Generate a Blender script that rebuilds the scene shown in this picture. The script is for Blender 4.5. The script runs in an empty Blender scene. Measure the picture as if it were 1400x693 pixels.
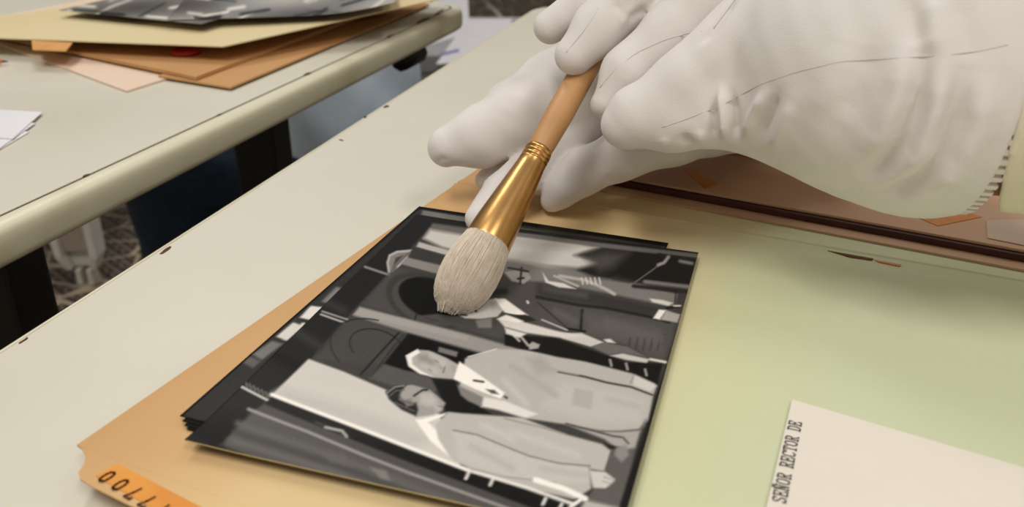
import bpy, bmesh, math, random
import numpy as np
from mathutils import Vector, Matrix
from mathutils.bvhtree import BVHTree

# ------------------------------------------------------------------ camera, light, exposure
FPX = 1250.0                    # focal length in pixels of the 1400x693 frame
TH = math.radians(25.5)         # downward tilt
CH = 0.1674                     # camera height above the open folder
DESK = 0.74                     # desk height
FZ = DESK + 0.008               # top of the open folder
HD = -0.008                     # desk top, relative to the folder
CAM = Vector((0, 0, FZ + CH))
S = bpy.context.scene
col = S.collection
cd = bpy.data.cameras.new('camera'); cam = bpy.data.objects.new('camera', cd); col.objects.link(cam)
cam.location = CAM; cam.rotation_euler = (math.pi/2 - TH, 0, 0)
cd.sensor_width = 36; cd.lens = 36*FPX/1400; cd.clip_start = .01
cd.dof.use_dof = True; cd.dof.focus_distance = .375; cd.dof.aperture_fstop = 14
S.camera = cam
w = bpy.data.worlds.new('world'); S.world = w; w.use_nodes = True
w.node_tree.nodes['Background'].inputs[0].default_value = (1.0, .97, .93, 1)
w.node_tree.nodes['Background'].inputs[1].default_value = .34
def area(name, loc, size, power, color):
    l = bpy.data.lights.new(name, 'AREA'); l.shape = 'RECTANGLE'; l.size, l.size_y = size
    l.energy = power; l.color = color
    o = bpy.data.objects.new(name, l); col.objects.link(o); o.location = loc
    return o
WARM = (1.0, .965, .91)
for x, y, e_ in ((-.6, -.5, 33), (.85, -1.0, 27), (-.7, 1.9, 26), (1.2, 2.2, 12)):
    area('ceiling_light', (x, y, 2.75), (.35, 1.25), e_, WARM)
S.view_settings.view_transform = 'Standard'; S.view_settings.look = 'None'
S.view_settings.gamma = 1; S.view_settings.use_curve_mapping = False
S.view_settings.exposure = -.45

# ------------------------------------------------------------------ helpers
ct, st = math.cos(TH), math.sin(TH)
def P(px, py, h=0.0):           # pixel -> point on the level plane h above the folder
    x, y = (px-700)/FPX, (py-346.5)/FPX
    d = Vector((x, ct - y*st, -st - y*ct))
    return CAM + d*((CH-h)/-d.z)
def Q(px, py, dep):             # pixel -> point at a depth in cm
    x, y = (px-700)/FPX, (py-346.5)/FPX
    return CAM + Vector((x, ct - y*st, -st - y*ct))*(dep*.01)
def plan_hit(px, py, a, d):     # where the sight line crosses an upright plane through plan line a + t d
    x, y = (px-700)/FPX, (py-346.5)/FPX
    rx, ry = x, ct - y*st
    det = rx*(-d[1]) + ry*d[0]
    t = (a[0]*(-d[1]) + a[1]*d[0])/det
    return rx*t, ry*t
def project(v):
    r = v - np.array(CAM)
    dep = r[..., 1]*ct - r[..., 2]*st; up = r[..., 1]*st + r[..., 2]*ct
    return 700 + FPX*r[..., 0]/dep, 346.5 - FPX*up/dep
def srgb(c): return tuple((x/12.92 if x <= .04045 else ((x+.055)/1.055)**2.4) for x in (v/255 for v in c))
def tag(o, label, cat, group=None, kind=None):
    o['label'] = label; o['category'] = cat
    if group: o['group'] = group
    if kind: o['kind'] = kind
    return o
def empty(name, loc=(0, 0, 0), rz=0):
    o = bpy.data.objects.new(name, None); col.objects.link(o); o.location = loc; o.rotation_euler.z = rz
    o.empty_display_size = .05
    return o
def par(o, p):
    if p is not None:
        bpy.context.view_layer.update()
        o.parent = p; o.matrix_parent_inverse = p.matrix_world.inverted()
    return o
def mk(name, verts, faces, m, parent=None, smooth=False):
    me = bpy.data.meshes.new(name); me.from_pydata([tuple(v) for v in verts], [], faces); me.validate(); me.update()
    if smooth: me.shade_smooth()
    if m: me.materials.append(m)
    o = bpy.data.objects.new(name, me); col.objects.link(o)
    return par(o, parent)
def bevel(o, wd, seg=2):
    b = o.modifiers.new('bevel', 'BEVEL'); b.width = wd; b.segments = seg; b.limit_method = 'ANGLE'; return o
def fix(o):
    bm = bmesh.new(); bm.from_mesh(o.data); bmesh.ops.recalc_face_normals(bm, faces=bm.faces); bm.to_mesh(o.data); bm.free(); return o
def mat(name, c, rough=.6, c2=None, scale=30, amt=.5, bump=0, bscale=400, metal=0, coat=0, stretch=None, spec=.5, sheen=0, c3=None, scale3=6):
    m = bpy.data.materials.new(name); m.use_nodes = True; nt = m.node_tree; b = nt.nodes['Principled BSDF']
    L = nt.links.new
    b.inputs['Roughness'].default_value = rough; b.inputs['Metallic'].default_value = metal
    b.inputs['Coat Weight'].default_value = coat; b.inputs['Coat Roughness'].default_value = .12
    b.inputs['Specular IOR Level'].default_value = spec; b.inputs['Sheen Weight'].default_value = sheen
    tc = nt.nodes.new('ShaderNodeTexCoord'); mp = nt.nodes.new('ShaderNodeMapping'); L(tc.outputs['Object'], mp.inputs[0])
    if stretch: mp.inputs['Scale'].default_value = stretch
    n = nt.nodes.new('ShaderNodeTexNoise'); n.inputs['Scale'].default_value = scale; n.inputs['Detail'].default_value = 5; L(mp.outputs[0], n.inputs[0])
    r = nt.nodes.new('ShaderNodeValToRGB'); L(n.outputs[0], r.inputs[0])
    c2 = c2 or tuple(max(0, x*.9) for x in c)
    r.color_ramp.elements[0].position = .5-amt/2; r.color_ramp.elements[1].position = .5+amt/2
    r.color_ramp.elements[0].color = (*srgb(c2), 1); r.color_ramp.elements[1].color = (*srgb(c), 1)
    out = r.outputs[0]
    if c3:
        n3 = nt.nodes.new('ShaderNodeTexNoise'); n3.inputs['Scale'].default_value = scale3; n3.inputs['Detail'].default_value = 3; L(mp.outputs[0], n3.inputs[0])
        r3 = nt.nodes.new('ShaderNodeValToRGB'); r3.color_ramp.elements[0].position = .52; r3.color_ramp.elements[1].position = .72; L(n3.outputs[0], r3.inputs[0])
        mx = nt.nodes.new('ShaderNodeMix'); mx.data_type = 'RGBA'; L(r3.outputs[0], mx.inputs[0]); L(out, mx.inputs[6]); mx.inputs[7].default_value = (*srgb(c3), 1)
        out = mx.outputs[2]
    L(out, b.inputs['Base Color'])
    if bump:
        nb = nt.nodes.new('ShaderNodeTexNoise'); nb.inputs['Scale'].default_value = bscale; nb.inputs['Detail'].default_value = 3; L(mp.outputs[0], nb.inputs[0])
        bp = nt.nodes.new('ShaderNodeBump'); bp.inputs['Strength'].default_value = bump; bp.inputs['Distance'].default_value = .001; L(nb.outputs[0], bp.inputs['Height']); L(bp.outputs[0], b.inputs['Normal'])
    m['out'] = 0
    return m
def attr_mat(name, rough=.28, coat=.25):
    m = bpy.data.materials.new(name); m.use_nodes = True; nt = m.node_tree; b = nt.nodes['Principled BSDF']
    a = nt.nodes.new('ShaderNodeVertexColor'); a.layer_name = 'print'
    nt.links.new(a.outputs[0], b.inputs['Base Color']); b.inputs['Roughness'].default_value = rough; b.inputs['Specular IOR Level'].default_value = .08
    return m
def slab(name, pts, z0, z1, m, parent=None, bev=0):     # polygon prism, pts in plan, world z
    n = len(pts)
    V = [(p[0], p[1], z0) for p in pts] + [(p[0], p[1], z1) for p in pts]
    F = [tuple(range(n-1, -1, -1)), tuple(range(n, 2*n))] + [(i, (i+1) % n, n+(i+1) % n, n+i) for i in range(n)]
    o = fix(mk(name, V, F, m, parent))
    if bev: bevel(o, bev)
    return o
def box(name, c, size, m, parent=None, bev=0, rz=0):
    x, y, z = (s/2 for s in size); ca, sa = math.cos(rz), math.sin(rz)
    pts = [(c[0]+a*ca-b*sa, c[1]+a*sa+b*ca) for a, b in ((-x, -y), (x, -y), (x, y), (-x, y))]
    return slab(name, pts, c[2]-z, c[2]+z, m, parent, bev)
def tube(name, pts, r, m, parent=None, seg=8, r1=None):
    pts = [Vector(p) for p in pts]; V = []; F = []; n = len(pts)
    for i, p in enumerate(pts):
        t = (pts[min(i+1, n-1)]-pts[max(i-1, 0)]).normalized()
        a = t.orthogonal().normalized() if i == 0 else (a - t*a.dot(t)).normalized()
        b = t.cross(a); rr = r if r1 is None else r+(r1-r)*i/(n-1)
        V += [p + (a*math.cos(k*2*math.pi/seg)+b*math.sin(k*2*math.pi/seg))*rr for k in range(seg)]
    for i in range(n-1):
        for k in range(seg): F.append((i*seg+k, i*seg+(k+1) % seg, (i+1)*seg+(k+1) % seg, (i+1)*seg+k))
    F += [tuple(range(seg-1, -1, -1)), tuple(range((n-1)*seg, n*seg))]
    return fix(mk(name, V, F, m, parent, True))
def lathe(name, base, axis, prof, m, parent=None, seg=40, flat=None):   # prof: (along, radius); flat(s) -> cross scale on one side
    axis = axis.normalized(); a = axis.cross(Vector((0, 0, 1))).normalized(); b = axis.cross(a)
    V = []; F = []
    for s, r in prof:
        fl = flat(s) if flat else 1
        V += [base + axis*s + a*(r*math.cos(k*2*math.pi/seg)) + b*(r*fl*math.sin(k*2*math.pi/seg)) for k in range(seg)]
    n = len(prof)
    for i in range(n-1):
        for k in range(seg): F.append((i*seg+k, i*seg+(k+1) % seg, (i+1)*seg+(k+1) % seg, (i+1)*seg+k))
    F += [tuple(range(seg-1, -1, -1)), tuple(range((n-1)*seg, n*seg))]
    return fix(mk(name, V, F, m, parent, True))

# smooth bodies: blended round limbs meshed on a grid (surface nets)
def cap(X, a, b, ra, rb):
    ax, ay, az = a; bx, by, bz = (b[0]-a[0], b[1]-a[1], b[2]-a[2]); l2 = bx*bx+by*by+bz*bz+1e-12
    px, py, pz = X[0]-ax, X[1]-ay, X[2]-az
    t = np.clip((px*bx+py*by+pz*bz)/l2, 0, 1)
    return np.sqrt((px-bx*t)**2+(py-by*t)**2+(pz-bz*t)**2) - (ra+(rb-ra)*t)
def smin(a, b, k):
    h = np.maximum(k-np.abs(a-b), 0)/k
    return np.minimum(a, b)-h*h*k*.25
def chain(X, js, k):            # js: list of (Vector, radius)
    d = None
    for (a, ra), (b, rb) in zip(js, js[1:]):
        c = cap(X, a, b, ra, rb); d = c if d is None else smin(d, c, k)
    return d
def nets(name, fn, lo, hi, h, m, parent=None):
    ax = [np.arange(lo[i], hi[i]+h, h, dtype=np.float32) for i in range(3)]
    X = (ax[0][:, None, None], ax[1][None, :, None], ax[2][None, None, :])
    D = fn(X).astype(np.float32); nx, ny, nz = D.shape
    s = D < 0
    cnt = sum(s[i:nx-1+i, j:ny-1+j, k:nz-1+k].astype(np.int8) for i in (0, 1) for j in (0, 1) for k in (0, 1))
    act = (cnt > 0) & (cnt < 8); I = np.argwhere(act); idx = np.full(act.shape, -1, np.int32); idx[act] = np.arange(len(I))
    acc = np.zeros((len(I), 3)); num = np.zeros(len(I))
    for axis in range(3):
        for u in (0, 1):
            for v in (0, 1):
                o = [0, 0, 0]; oth = [q for q in range(3) if q != axis]; o[oth[0]] = u; o[oth[1]] = v
                e = list(o); e[axis] = 1
                a = D[I[:, 0]+o[0], I[:, 1]+o[1], I[:, 2]+o[2]]; b = D[I[:, 0]+e[0], I[:, 1]+e[1], I[:, 2]+e[2]]
                c = (a < 0) != (b < 0); t = np.where(c, a/np.where(c, a-b, 1), 0)
                pt = np.array(o)[None, :].repeat(len(I), 0).astype(float); pt[:, axis] = t
                acc[c] += pt[c]; num += c
    V = (I + acc/num[:, None])*h + np.array([ax[0][0], ax[1][0], ax[2][0]])
    F = []
    for axis in range(3):
        sl0 = [slice(1, -1)]*3; sl0[axis] = slice(0, -1); sl1 = list(sl0); sl1[axis] = slice(1, None)
        A = s[tuple(sl0)]; B = s[tuple(sl1)]; E = np.argwhere(A != B)
        if not len(E): continue
        fl = A[E[:, 0], E[:, 1], E[:, 2]]
        base = E.copy(); o1, o2 = [(1, 2), (2, 0), (0, 1)][axis]
        base[:, o1] += 1; base[:, o2] += 1
        qs = []
        for du, dv in ((-1, -1), (0, -1), (0, 0), (-1, 0)):
            c = base.copy(); c[:, o1] += du; c[:, o2] += dv; qs.append(idx[c[:, 0], c[:, 1], c[:, 2]])
        q = np.stack(qs, 1); q[~fl] = q[~fl][:, ::-1]; F.append(q)
    F = np.concatenate(F); F = F[(F >= 0).all(1)]
    me = bpy.data.meshes.new(name)
    me.vertices.add(len(V)); me.vertices.foreach_set('co', V.astype(np.float32).ravel())
    me.loops.add(F.size); me.loops.foreach_set('vertex_index', F.astype(np.int32).ravel())
    me.polygons.add(len(F)); me.polygons.foreach_set('loop_start', np.arange(0, F.size, 4, dtype=np.int32))
    me.update(calc_edges=True); me.validate(); me.shade_smooth()
    if m: me.materials.append(m)
    o = bpy.data.objects.new(name, me); col.objects.link(o)
    return par(o, parent)
def bounds(js, pad):
    A = np.array([list(p) for p, r in js]); R = np.array([r for p, r in js])[:, None]
    return (A-R).min(0)-pad, (A+R).max(0)+pad

# ------------------------------------------------------------------ materials
M = {}
M['laminate'] = mat('cream_laminate', (218, 214, 198), .42, (211, 206, 190), 9, .7, .06, 900, c3=(207, 202, 184), scale3=5, spec=.4)
M['band'] = mat('cream_edging', (226, 220, 196), .4, (216, 209, 182), 14, .6, .12, 120, c3=(204, 194, 160), scale3=16)
M['groove'] = mat('dark_groove', (62, 48, 40), .9)
M['chip'] = mat('chipped_brown', (112, 62, 40), .9, (50, 34, 28), 300, .5)
M['black'] = mat('black_steel', (16, 15, 16), .5)
M['white_plastic'] = mat('white_plastic', (226, 222, 214), .45, (206, 200, 190), 20)
M['shaded_plastic'] = mat('shaded_plastic', (176, 160, 146), .6)  # white plastic with the shade inside the leg channels put into its colour
M['cotton'] = mat('white_cotton', (228, 222, 219), .95, (220, 213, 210), 40, .6, .14, 1700, sheen=.25, spec=.15)
M['seam'] = mat('cotton_seam', (212, 206, 203), .95)
M['shirt'] = mat('cream_shirt', (228, 220, 198), .9, (220, 211, 188), 40, .6, .2, 900, sheen=.2)
M['skin'] = mat('skin', (150, 96, 74), .55, (136, 84, 64), 50)
M['hair'] = mat('dark_hair', (40, 30, 26), .6, (20, 16, 14), 120)
M['bristle'] = mat('bristle', (226, 213, 196), .8, (206, 191, 172), 260, .5)
M['gold'] = mat('gold_ferrule', (226, 178, 114), .3, (214, 160, 94), 120, .6, metal=1)
M['wood'] = mat('brush_wood', (206, 160, 108), .45, (178, 126, 78), 30, .6, .05, 300, stretch=(1, 1, 1))
M['printedge'] = mat('print_paper_edge', (206, 184, 130), .7)
M['paper'] = mat('white_paper', (232, 230, 234), .75, (224, 222, 228), 20)
M['slip'] = mat('off_white_card', (232, 226, 216), .75, (226, 216, 202), 22, .6, .08, 900)
M['ink'] = mat('grey_ink', (92, 88, 88), .9, (60, 56, 58), 900, .6)
M['brownink'] = mat('brown_ink', (112, 56, 22), .9, (88, 40, 14), 900)
M['pencil'] = mat('orange_paint', (222, 102, 62), .35)
M['pencilwood'] = mat('pencil_wood', (226, 186, 140), .7)
M['lead'] = mat('graphite', (50, 46, 46), .4)
M['red'] = mat('red_plastic', (176, 24, 26), .4)
M['manila'] = mat('manila', (222, 208, 168), .75, (218, 198, 150), 7, .6, .08, 700, c3=(220, 186, 136), scale3=5)
M['kraft'] = mat('kraft_brown', (202, 156, 104), .8, (184, 132, 80), 9, .7, .1, 600)
M['pinkcard'] = mat('pink_card', (232, 214, 196), .8, (228, 198, 170), 9, .6, .08, 700)
M['pinkbrown'] = mat('pink_brown_card', (200, 166, 140), .75, (186, 146, 114), 8, .8, .08, 700, c3=(200, 178, 162), scale3=7)
M['maroon'] = mat('maroon_board', (74, 22, 16), .6, (52, 14, 10), 60)
M['tape'] = mat('aged_tape', (206, 134, 54), .45, (186, 108, 34), 120)
M['tab'] = mat('tab_card', (220, 168, 100), .7, (208, 146, 74), 60)
M['label'] = mat('orange_label', (228, 156, 64), .6, (212, 130, 38), 60)
M['greypaper'] = mat('grey_paper', (212, 192, 174), .8)
M['navy'] = mat('navy_denim', (52, 70, 96), .9, (36, 50, 72), 60, .6, .3, 900)
M['lightblue'] = mat('light_blue_cotton', (218, 230, 243), .9, (188, 208, 228), 18, .6, .2, 500)
M['greybox'] = mat('grey_board', (172, 170, 172), .8, (160, 158, 160), 12)
M['purple'] = mat('purple_ink', (150, 140, 192), .8)
M['darktear'] = mat('torn_edge', (70, 40, 26), .9, (130, 84, 52), 500)
# open folder: toned brown along its left edge and green further in, as the card has aged
m = mat('aged_green_folder', (216, 212, 164), .72, (210, 208, 162), 12, .7, .07, 800); M['folder'] = m
nt = m.node_tree; bs = nt.nodes['Principled BSDF']
src = bs.inputs['Base Color'].links[0].from_socket
tc = nt.nodes.new('ShaderNodeTexCoord'); sp = nt.nodes.new('ShaderNodeSeparateXYZ'); nt.links.new(tc.outputs['Object'], sp.inputs[0])
nz = nt.nodes.new('ShaderNodeTexNoise'); nz.inputs['Scale'].default_value = 22; nt.links.new(tc.outputs['Object'], nz.inputs[0])
ad = nt.nodes.new('ShaderNodeMath'); ad.operation = 'MULTIPLY_ADD'; nt.links.new(nz.outputs[0], ad.inputs[0]); ad.inputs[1].default_value = .03; nt.links.new(sp.outputs[0], ad.inputs[2])
rp = nt.nodes.new('ShaderNodeValToRGB'); mr = nt.nodes.new('ShaderNodeMapRange'); mr.inputs[1].default_value = .015; mr.inputs[2].default_value = .215
nt.links.new(ad.outputs[0], mr.inputs[0]); nt.links.new(mr.outputs[0], rp.inputs[0])
e = rp.color_ramp.elements; e[0].position = 0; e[0].color = (*srgb((198, 146, 92)), 1); e[1].position = 1; e[1].color = (*srgb((202, 210, 178)), 1)
for p_, c_ in ((.14, (208, 162, 108)), (.3, (220, 186, 134)), (.55, (220, 194, 146)), (.8, (206, 208, 168))):
    q = e.new(p_); q.color = (*srgb(c_), 1)
mx = nt.nodes.new('ShaderNodeMix'); mx.data_type = 'RGBA'; mx.blend_type = 'MIX'; mx.inputs[0].default_value = .88
nt.links.new(src, mx.inputs[6]); nt.links.new(rp.outputs[0], mx.inputs[7]); nt.links.new(mx.outputs[2], bs.inputs['Base Color'])

# ------------------------------------------------------------------ floor
m = bpy.data.materials.new('patterned_floor'); m.use_nodes = True; nt = m.node_tree; bs = nt.nodes['Principled BSDF']; bs.inputs['Roughness'].default_value = .6
tc = nt.nodes.new('ShaderNodeTexCoord')
def node(t, **k):
    n = nt.nodes.new(t)
    for a, v in k.items(): setattr(n, a, v)
    return n
mg = node('ShaderNodeTexMagic', turbulence_depth=3); mg.inputs['Scale'].default_value = 26; mg.inputs['Distortion'].default_value = 1.4; nt.links.new(tc.outputs['Object'], mg.inputs[0])
vr = node('ShaderNodeTexVoronoi', feature='DISTANCE_TO_EDGE'); vr.inputs['Scale'].default_value = 11; nt.links.new(tc.outputs['Object'], vr.inputs[0])
r1 = node('ShaderNodeValToRGB'); nt.links.new(mg.outputs[1], r1.inputs[0])
r1.color_ramp.elements[0].position = .52; r1.color_ramp.elements[0].color = (*srgb((46, 38, 34)), 1); r1.color_ramp.elements[1].position = .6; r1.color_ramp.elements[1].color = (*srgb((104, 92, 78)), 1)
r2 = node('ShaderNodeValToRGB'); nt.links.new(vr.outputs[0], r2.inputs[0]); r2.color_ramp.elements[0].position = .02; r2.color_ramp.elements[0].color = (1, 1, 1, 1); r2.color_ramp.elements[1].position = .045; r2.color_ramp.elements[1].color = (0, 0, 0, 1)
mx = node('ShaderNodeMix', data_type='RGBA'); nt.links.new(r2.outputs[0], mx.inputs[0]); nt.links.new(r1.outputs[0], mx.inputs[6]); mx.inputs[7].default_value = (*srgb((170, 154, 132)), 1)
nt.links.new(mx.outputs[2], bs.inputs['Base Color'])
o = slab('floor', [(-3.2, -2), (3.2, -2), (3.2, 7), (-3.2, 7)], -.05, 0, m); o['kind'] = 'structure'
o['label'] = 'dark patterned floor with beige lines under the desks'

M['wall'] = mat('pale_wall', (214, 208, 196), .8, (206, 200, 188), 3)
for nm, c, sz in (('wall_left', (-3.2, 2.5, 1.4), (.1, 9, 2.8)), ('wall_right', (3.2, 2.5, 1.4), (.1, 9, 2.8)), ('wall_back', (0, 7, 1.4), (6.5, .1, 2.8)), ('wall_front', (0, -2, 1.4), (6.5, .1, 2.8))):
    o = box(nm, c, sz, M['wall']); o['kind'] = 'structure'

# ------------------------------------------------------------------ desks
def rounded(pts, r, seg=8):
    out = []; n = len(pts)
    for i in range(n):
        p0, p, p1 = Vector(pts[i-1]), Vector(pts[i]), Vector(pts[(i+1) % n])
        a = (p0-p).normalized(); b = (p1-p).normalized(); c = p + (a+b)*r
        for k in range(seg+1):
            t = k/seg*math.pi/2
            q = c - b*(r*math.cos(t)) - a*(r*math.sin(t)); out.append((q.x, q.y))
    return out
def desk(name, corner, e, inward, length, width, label, gap, bw=1.0, bt=1.0):
    root = empty(name, (corner.x, corner.y, 0)); tag(root, label, 'desk', 'school desks')
    a = Vector((corner.x, corner.y)); e = Vector((e.x, e.y)).normalized(); iw = Vector((-e.y, e.x)) if inward > 0 else Vector((e.y, -e.x))
    base = [a, a+iw*width, a+iw*width-e*length, a-e*length]
    if inward < 0: base = base[::-1]
    def outline(off):
        c = sum(base, Vector((0, 0)))/4
        q = []
        for p in base:
            u = 1 if (p-a).dot(iw) > width/2 else -1; v = 1 if (p-a).dot(e) > -length/2 else -1
            q.append(p + iw*u*off + e*v*off)
        return rounded(q, .035+off)
    slab('desktop', outline(-.011*bw-gap), DESK-.022*bt, DESK, M['laminate'], root, .0006)
    slab('groove', outline(-.0108*bw), DESK-.019*bt, DESK-.0006, M['groove'], root)
    prof = [(-.0106, -.02), (-.0106, -.0002), (-.0095, .0), (-.0055, -.0003), (-.003, -.0012), (-.0012, -.003), (-.0003, -.0055), (0, -.010), (-.0002, -.019), (-.0012, -.023), (-.004, -.0254), (-.009, -.026), (-.02, -.026)]
    V = []; F = []; n = None
    for off, z in prof:
        off *= bw; z *= bt; ol = outline(off); n = len(ol); V += [(x, y, DESK+z) for x, y in ol]
    for i in range(len(prof)-1):
        for k in range(n): F.append((i*n+k, i*n+(k+1) % n, (i+1)*n+(k+1) % n, (i+1)*n+k))
    fix(mk('edge_band', V, F, M['band'], root, True))
    return root, a, e, iw
n0, n1 = P(0, 487, HD), P(735, 12, HD)
D1, a1, e1, iw1 = desk('desk', P(737, 6, HD), n1-n0, -1, 1.35, .62, 'cream laminate desk with the open folder and the gloved hands on it', .0002, .3)
s0, s1 = P(0, 297, HD), P(600, 20, HD)
f0 = P(612, 18, HD)
D2, a2, e2, iw2 = desk('desk', P(646, 5, HD), s1-s0, 1, 1.25, .6, 'cream laminate desk with dark seam along its edge and a pile of folders', .0018, 1.0, .84)
def legs(root, a, e, iw, spots, sz=.03):
    for s, t in spots:
        p = a + e*s + iw*t
        box('leg', (p.x, p.y, (DESK-.026)/2), (sz, sz*1.3, DESK-.026), M['black'], root, .004, math.atan2(e.y, e.x))
legs(D1, a1, e1, iw1, [(-.07, .09), (-.07, .53), (-1.28, .09), (-1.28, .53)])
ins = a2 + iw2*.075
spots2 = []
for px, py in ((362, 220), (14, 400)):
    h = Vector(plan_hit(px, py, ins, e2)); spots2.append(((h-a2).dot(e2), .075))
print('far desk legs', spots2)
s_a, s_b = spots2[0][0], spots2[1][0]
legs(D2, a2, e2, iw2, [(s_a, .075), (s_b, .075), (s_a, .53), (s_b, .53)])
# black rail with a rounded end under the far desk
p0 = a2 + iw2*.03 - e2*.075; p1 = a2 + iw2*.03 - e2*.115
tube('support_bracket', [(p0.x, p0.y, DESK-.036), (p1.x, p1.y, DESK-.036)], .011, M['black'], D2)
def blob(name, px, py, wpx, hpx, ang, m, parent, h=HD, seed=0, zoff=.00025, th=.0003):   # small irregular flake lying on a surface
    rnd = random.Random(seed); pts = []
    for k in range(11):
        t = k/11*2*math.pi; r = 1+rnd.uniform(-.35, .3)
        x, y = wpx/2*math.cos(t)*r, hpx/2*math.sin(t)*r; c, s_ = math.cos(ang), math.sin(ang)
        q = P(px+x*c-y*s_, py+x*s_+y*c, h); pts.append((q.x, q.y))
    z = FZ+h+zoff
    return slab(name, pts, z-th, z, m, parent)
for i, (px, py, wd, hh, an) in enumerate(((226, 343, 22, 5, -.6), (32, 466, 20, 3, -.6), (528, 146, 9, 4, -.2), (499, 160, 6, 3, -.3), (467, 192, 9, 2, .2))):
    blob('chip', px, py, wd*.75, hh*.8, an, M['chip'], D1, seed=i)
for i, (px, py, wd, hh, an) in enumerate(((118, 240, 12, 4, -.4), (421, 101, 16, 5, -.4), (533, 50, 14, 4, -.4), (578, 28, 26, 6, -.42), (600, 17, 20, 4, -.5), (300, 157, 10, 3, -.4))):
    blob('chip', px, py, wd*.7, hh*.65, an, M['chip'], D2, seed=i+20, zoff=.0003)

# ------------------------------------------------------------------ open folder with tab, label and crease
F0 = P(105, 608); F1 = P(640, 240)
u = Vector((F1.x-F0.x, F1.y-F0.y)).normalized(); v = Vector((u.y, -u.x))
red0, red1 = P(840, 252), P(1400, 356)
ulen = (Vector((red0.x, red0.y))-Vector((F0.x, F0.y))).dot(u)
def FL(uu, vv, z=0): q = Vector((F0.x, F0.y))+u*uu+v*vv; return Vector((q.x, q.y, FZ+z))
tb = P(107, 650)-F0; tb_u, tb_v = Vector((tb.x, tb.y)).dot(u), Vector((tb.x, tb.y)).dot(v)
print('folder', ulen, 'tab', tb_u, tb_v)
root = empty('open_folder', FL(0, 0), math.atan2(v.y, v.x)); tag(root, 'aged green and tan card folder lying open under the loose black and white prints', 'folder')
VL = .40
rows = []                                             # strips along v: u, z
cr = ulen - .033
for uu, z in ((0, 0), (cr-.006, 0), (cr-.0012, .0007), (cr, -.0001), (cr+.0012, .0006), (cr+.008, .0), (ulen, .0)): rows.append((uu, z))
V = []; F = []
nv = 30
for uu, z in rows:
    for k in range(nv+1): V.append(FL(uu, VL*k/nv, z))
for i in range(len(rows)-1):
    for k in range(nv): F.append((i*(nv+1)+k, i*(nv+1)+k+1, (i+1)*(nv+1)+k+1, (i+1)*(nv+1)+k))
def local(o, r):                                       # keep mesh coordinates in the frame of its parent (for the aged colouring)
    bpy.context.view_layer.update()
    mw = o.matrix_world.copy(); t = r.matrix_world.inverted() @ mw
    o.data.transform(t); o.matrix_parent_inverse = Matrix.Identity(4); o.matrix_basis = Matrix.Identity(4)
    return o
leaf = mk('leaf', V, F, M['folder'], root); local(leaf, root)
sm = leaf.modifiers.new('thick', 'SOLIDIFY'); sm.thickness = .0006; sm.offset = -1
def FU_(p): r = Vector((p.x-F0.x, p.y-F0.y)); return r.dot(u), r.dot(v)
tab = [P(x, y) for x, y in ((105, 608), (112, 613), (117, 622), (115, 634), (107, 645), (109, 654), (125, 664), (190, 696), (300, 756))]
tl = FU_(tab[-1]); tab += [FL(tl[0]-.002, .125), FL(tl[0]+.004, .133), FL(.0005, .137)]
t_ = slab('tab', [(p.x, p.y) for p in tab], FZ-.0006, FZ-.00005, M['folder'], root); local(t_, root)
lb = [P(160, 634), P(268, 690), P(320, 718), P(285, 738), P(131, 651)]
slab('number_label', [(p.x, p.y) for p in lb], FZ-.0001, FZ+.0002, M['label'], root)
slab('tear', [tuple(P(x, y).xy) for x, y in ((1131, 344), (1160, 349), (1194, 355), (1192, 357), (1160, 352))], FZ-.0001, FZ+.0006, M['darktear'], root)
slab('tear', [tuple(P(x, y).xy) for x, y in ((1195, 356), (1232, 363), (1230, 365), (1200, 359))], FZ-.0001, FZ+.0005, M['tape'], root)

# stroke lettering: polylines on a 0.6 x 1 cell
GL = {
 'S': [[(.52, .8), (.5, .94), (.3, 1), (.1, .92), (.08, .72), (.2, .58), (.42, .47), (.54, .32), (.5, .1), (.3, 0), (.12, .05), (.07, .22)], [(.53, .98), (.53, .78)], [(.07, .02), (.07, .22)]],
 'E': [[(.02, 0), (.56, 0), (.56, .24)], [(.02, 1), (.54, 1), (.54, .78)], [(.12, 0), (.12, 1)], [(.12, .52), (.4, .52)], [(.4, .64), (.4, .4)]],
 'N': [[(.1, 0), (.1, 1), (.48, 0), (.48, 1)], [(.0, 0), (.22, 0)], [(0, 1), (.14, 1)], [(.38, 1), (.6, 1)]],
 'O': [[(.3, 0), (.12, .08), (.04, .3), (.04, .7), (.12, .92), (.3, 1), (.48, .92), (.56, .7), (.56, .3), (.48, .08), (.3, 0)]],
 'R': [[(.12, 0), (.12, 1)], [(.0, 1), (.36, 1), (.5, .92), (.52, .72), (.46, .56), (.3, .5), (.12, .5)], [(.3, .5), (.52, 0)], [(0, 0), (.24, 0)], [(.46, 0), (.6, 0)]],
 'C': [[(.52, .78), (.46, .95), (.3, 1), (.12, .92), (.04, .7), (.04, .3), (.12, .08), (.32, 0), (.48, .08), (.55, .2)], [(.53, 1), (.53, .76)]],
 'T': [[(.3, 0), (.3, 1)], [(.02, .78), (.02, 1), (.58, 1), (.58, .78)], [(.16, 0), (.44, 0)]],
 'D': [[(.1, 0), (.1, 1)], [(0, 0), (.34, 0), (.5, .14), (.56, .36), (.56, .64), (.5, .86), (.34, 1), (0, 1)]],
 '0': [[(.3, 0), (.12, .1), (.05, .35), (.05, .65), (.12, .9), (.3, 1), (.48, .9), (.55, .65), (.55, .35), (.48, .1), (.3, 0)]],
 '7': [[(.05, .86), (.07, 1), (.55, 1), (.36, .5), (.28, 0)]],
 '1': [[(.1, .84), (.32, 1), (.32, 0)]], ' ': []}
GL['Ñ'] = GL['N'] + [[(.12, 1.12), (.22, 1.22), (.36, 1.13), (.48, 1.22)]]
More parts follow.
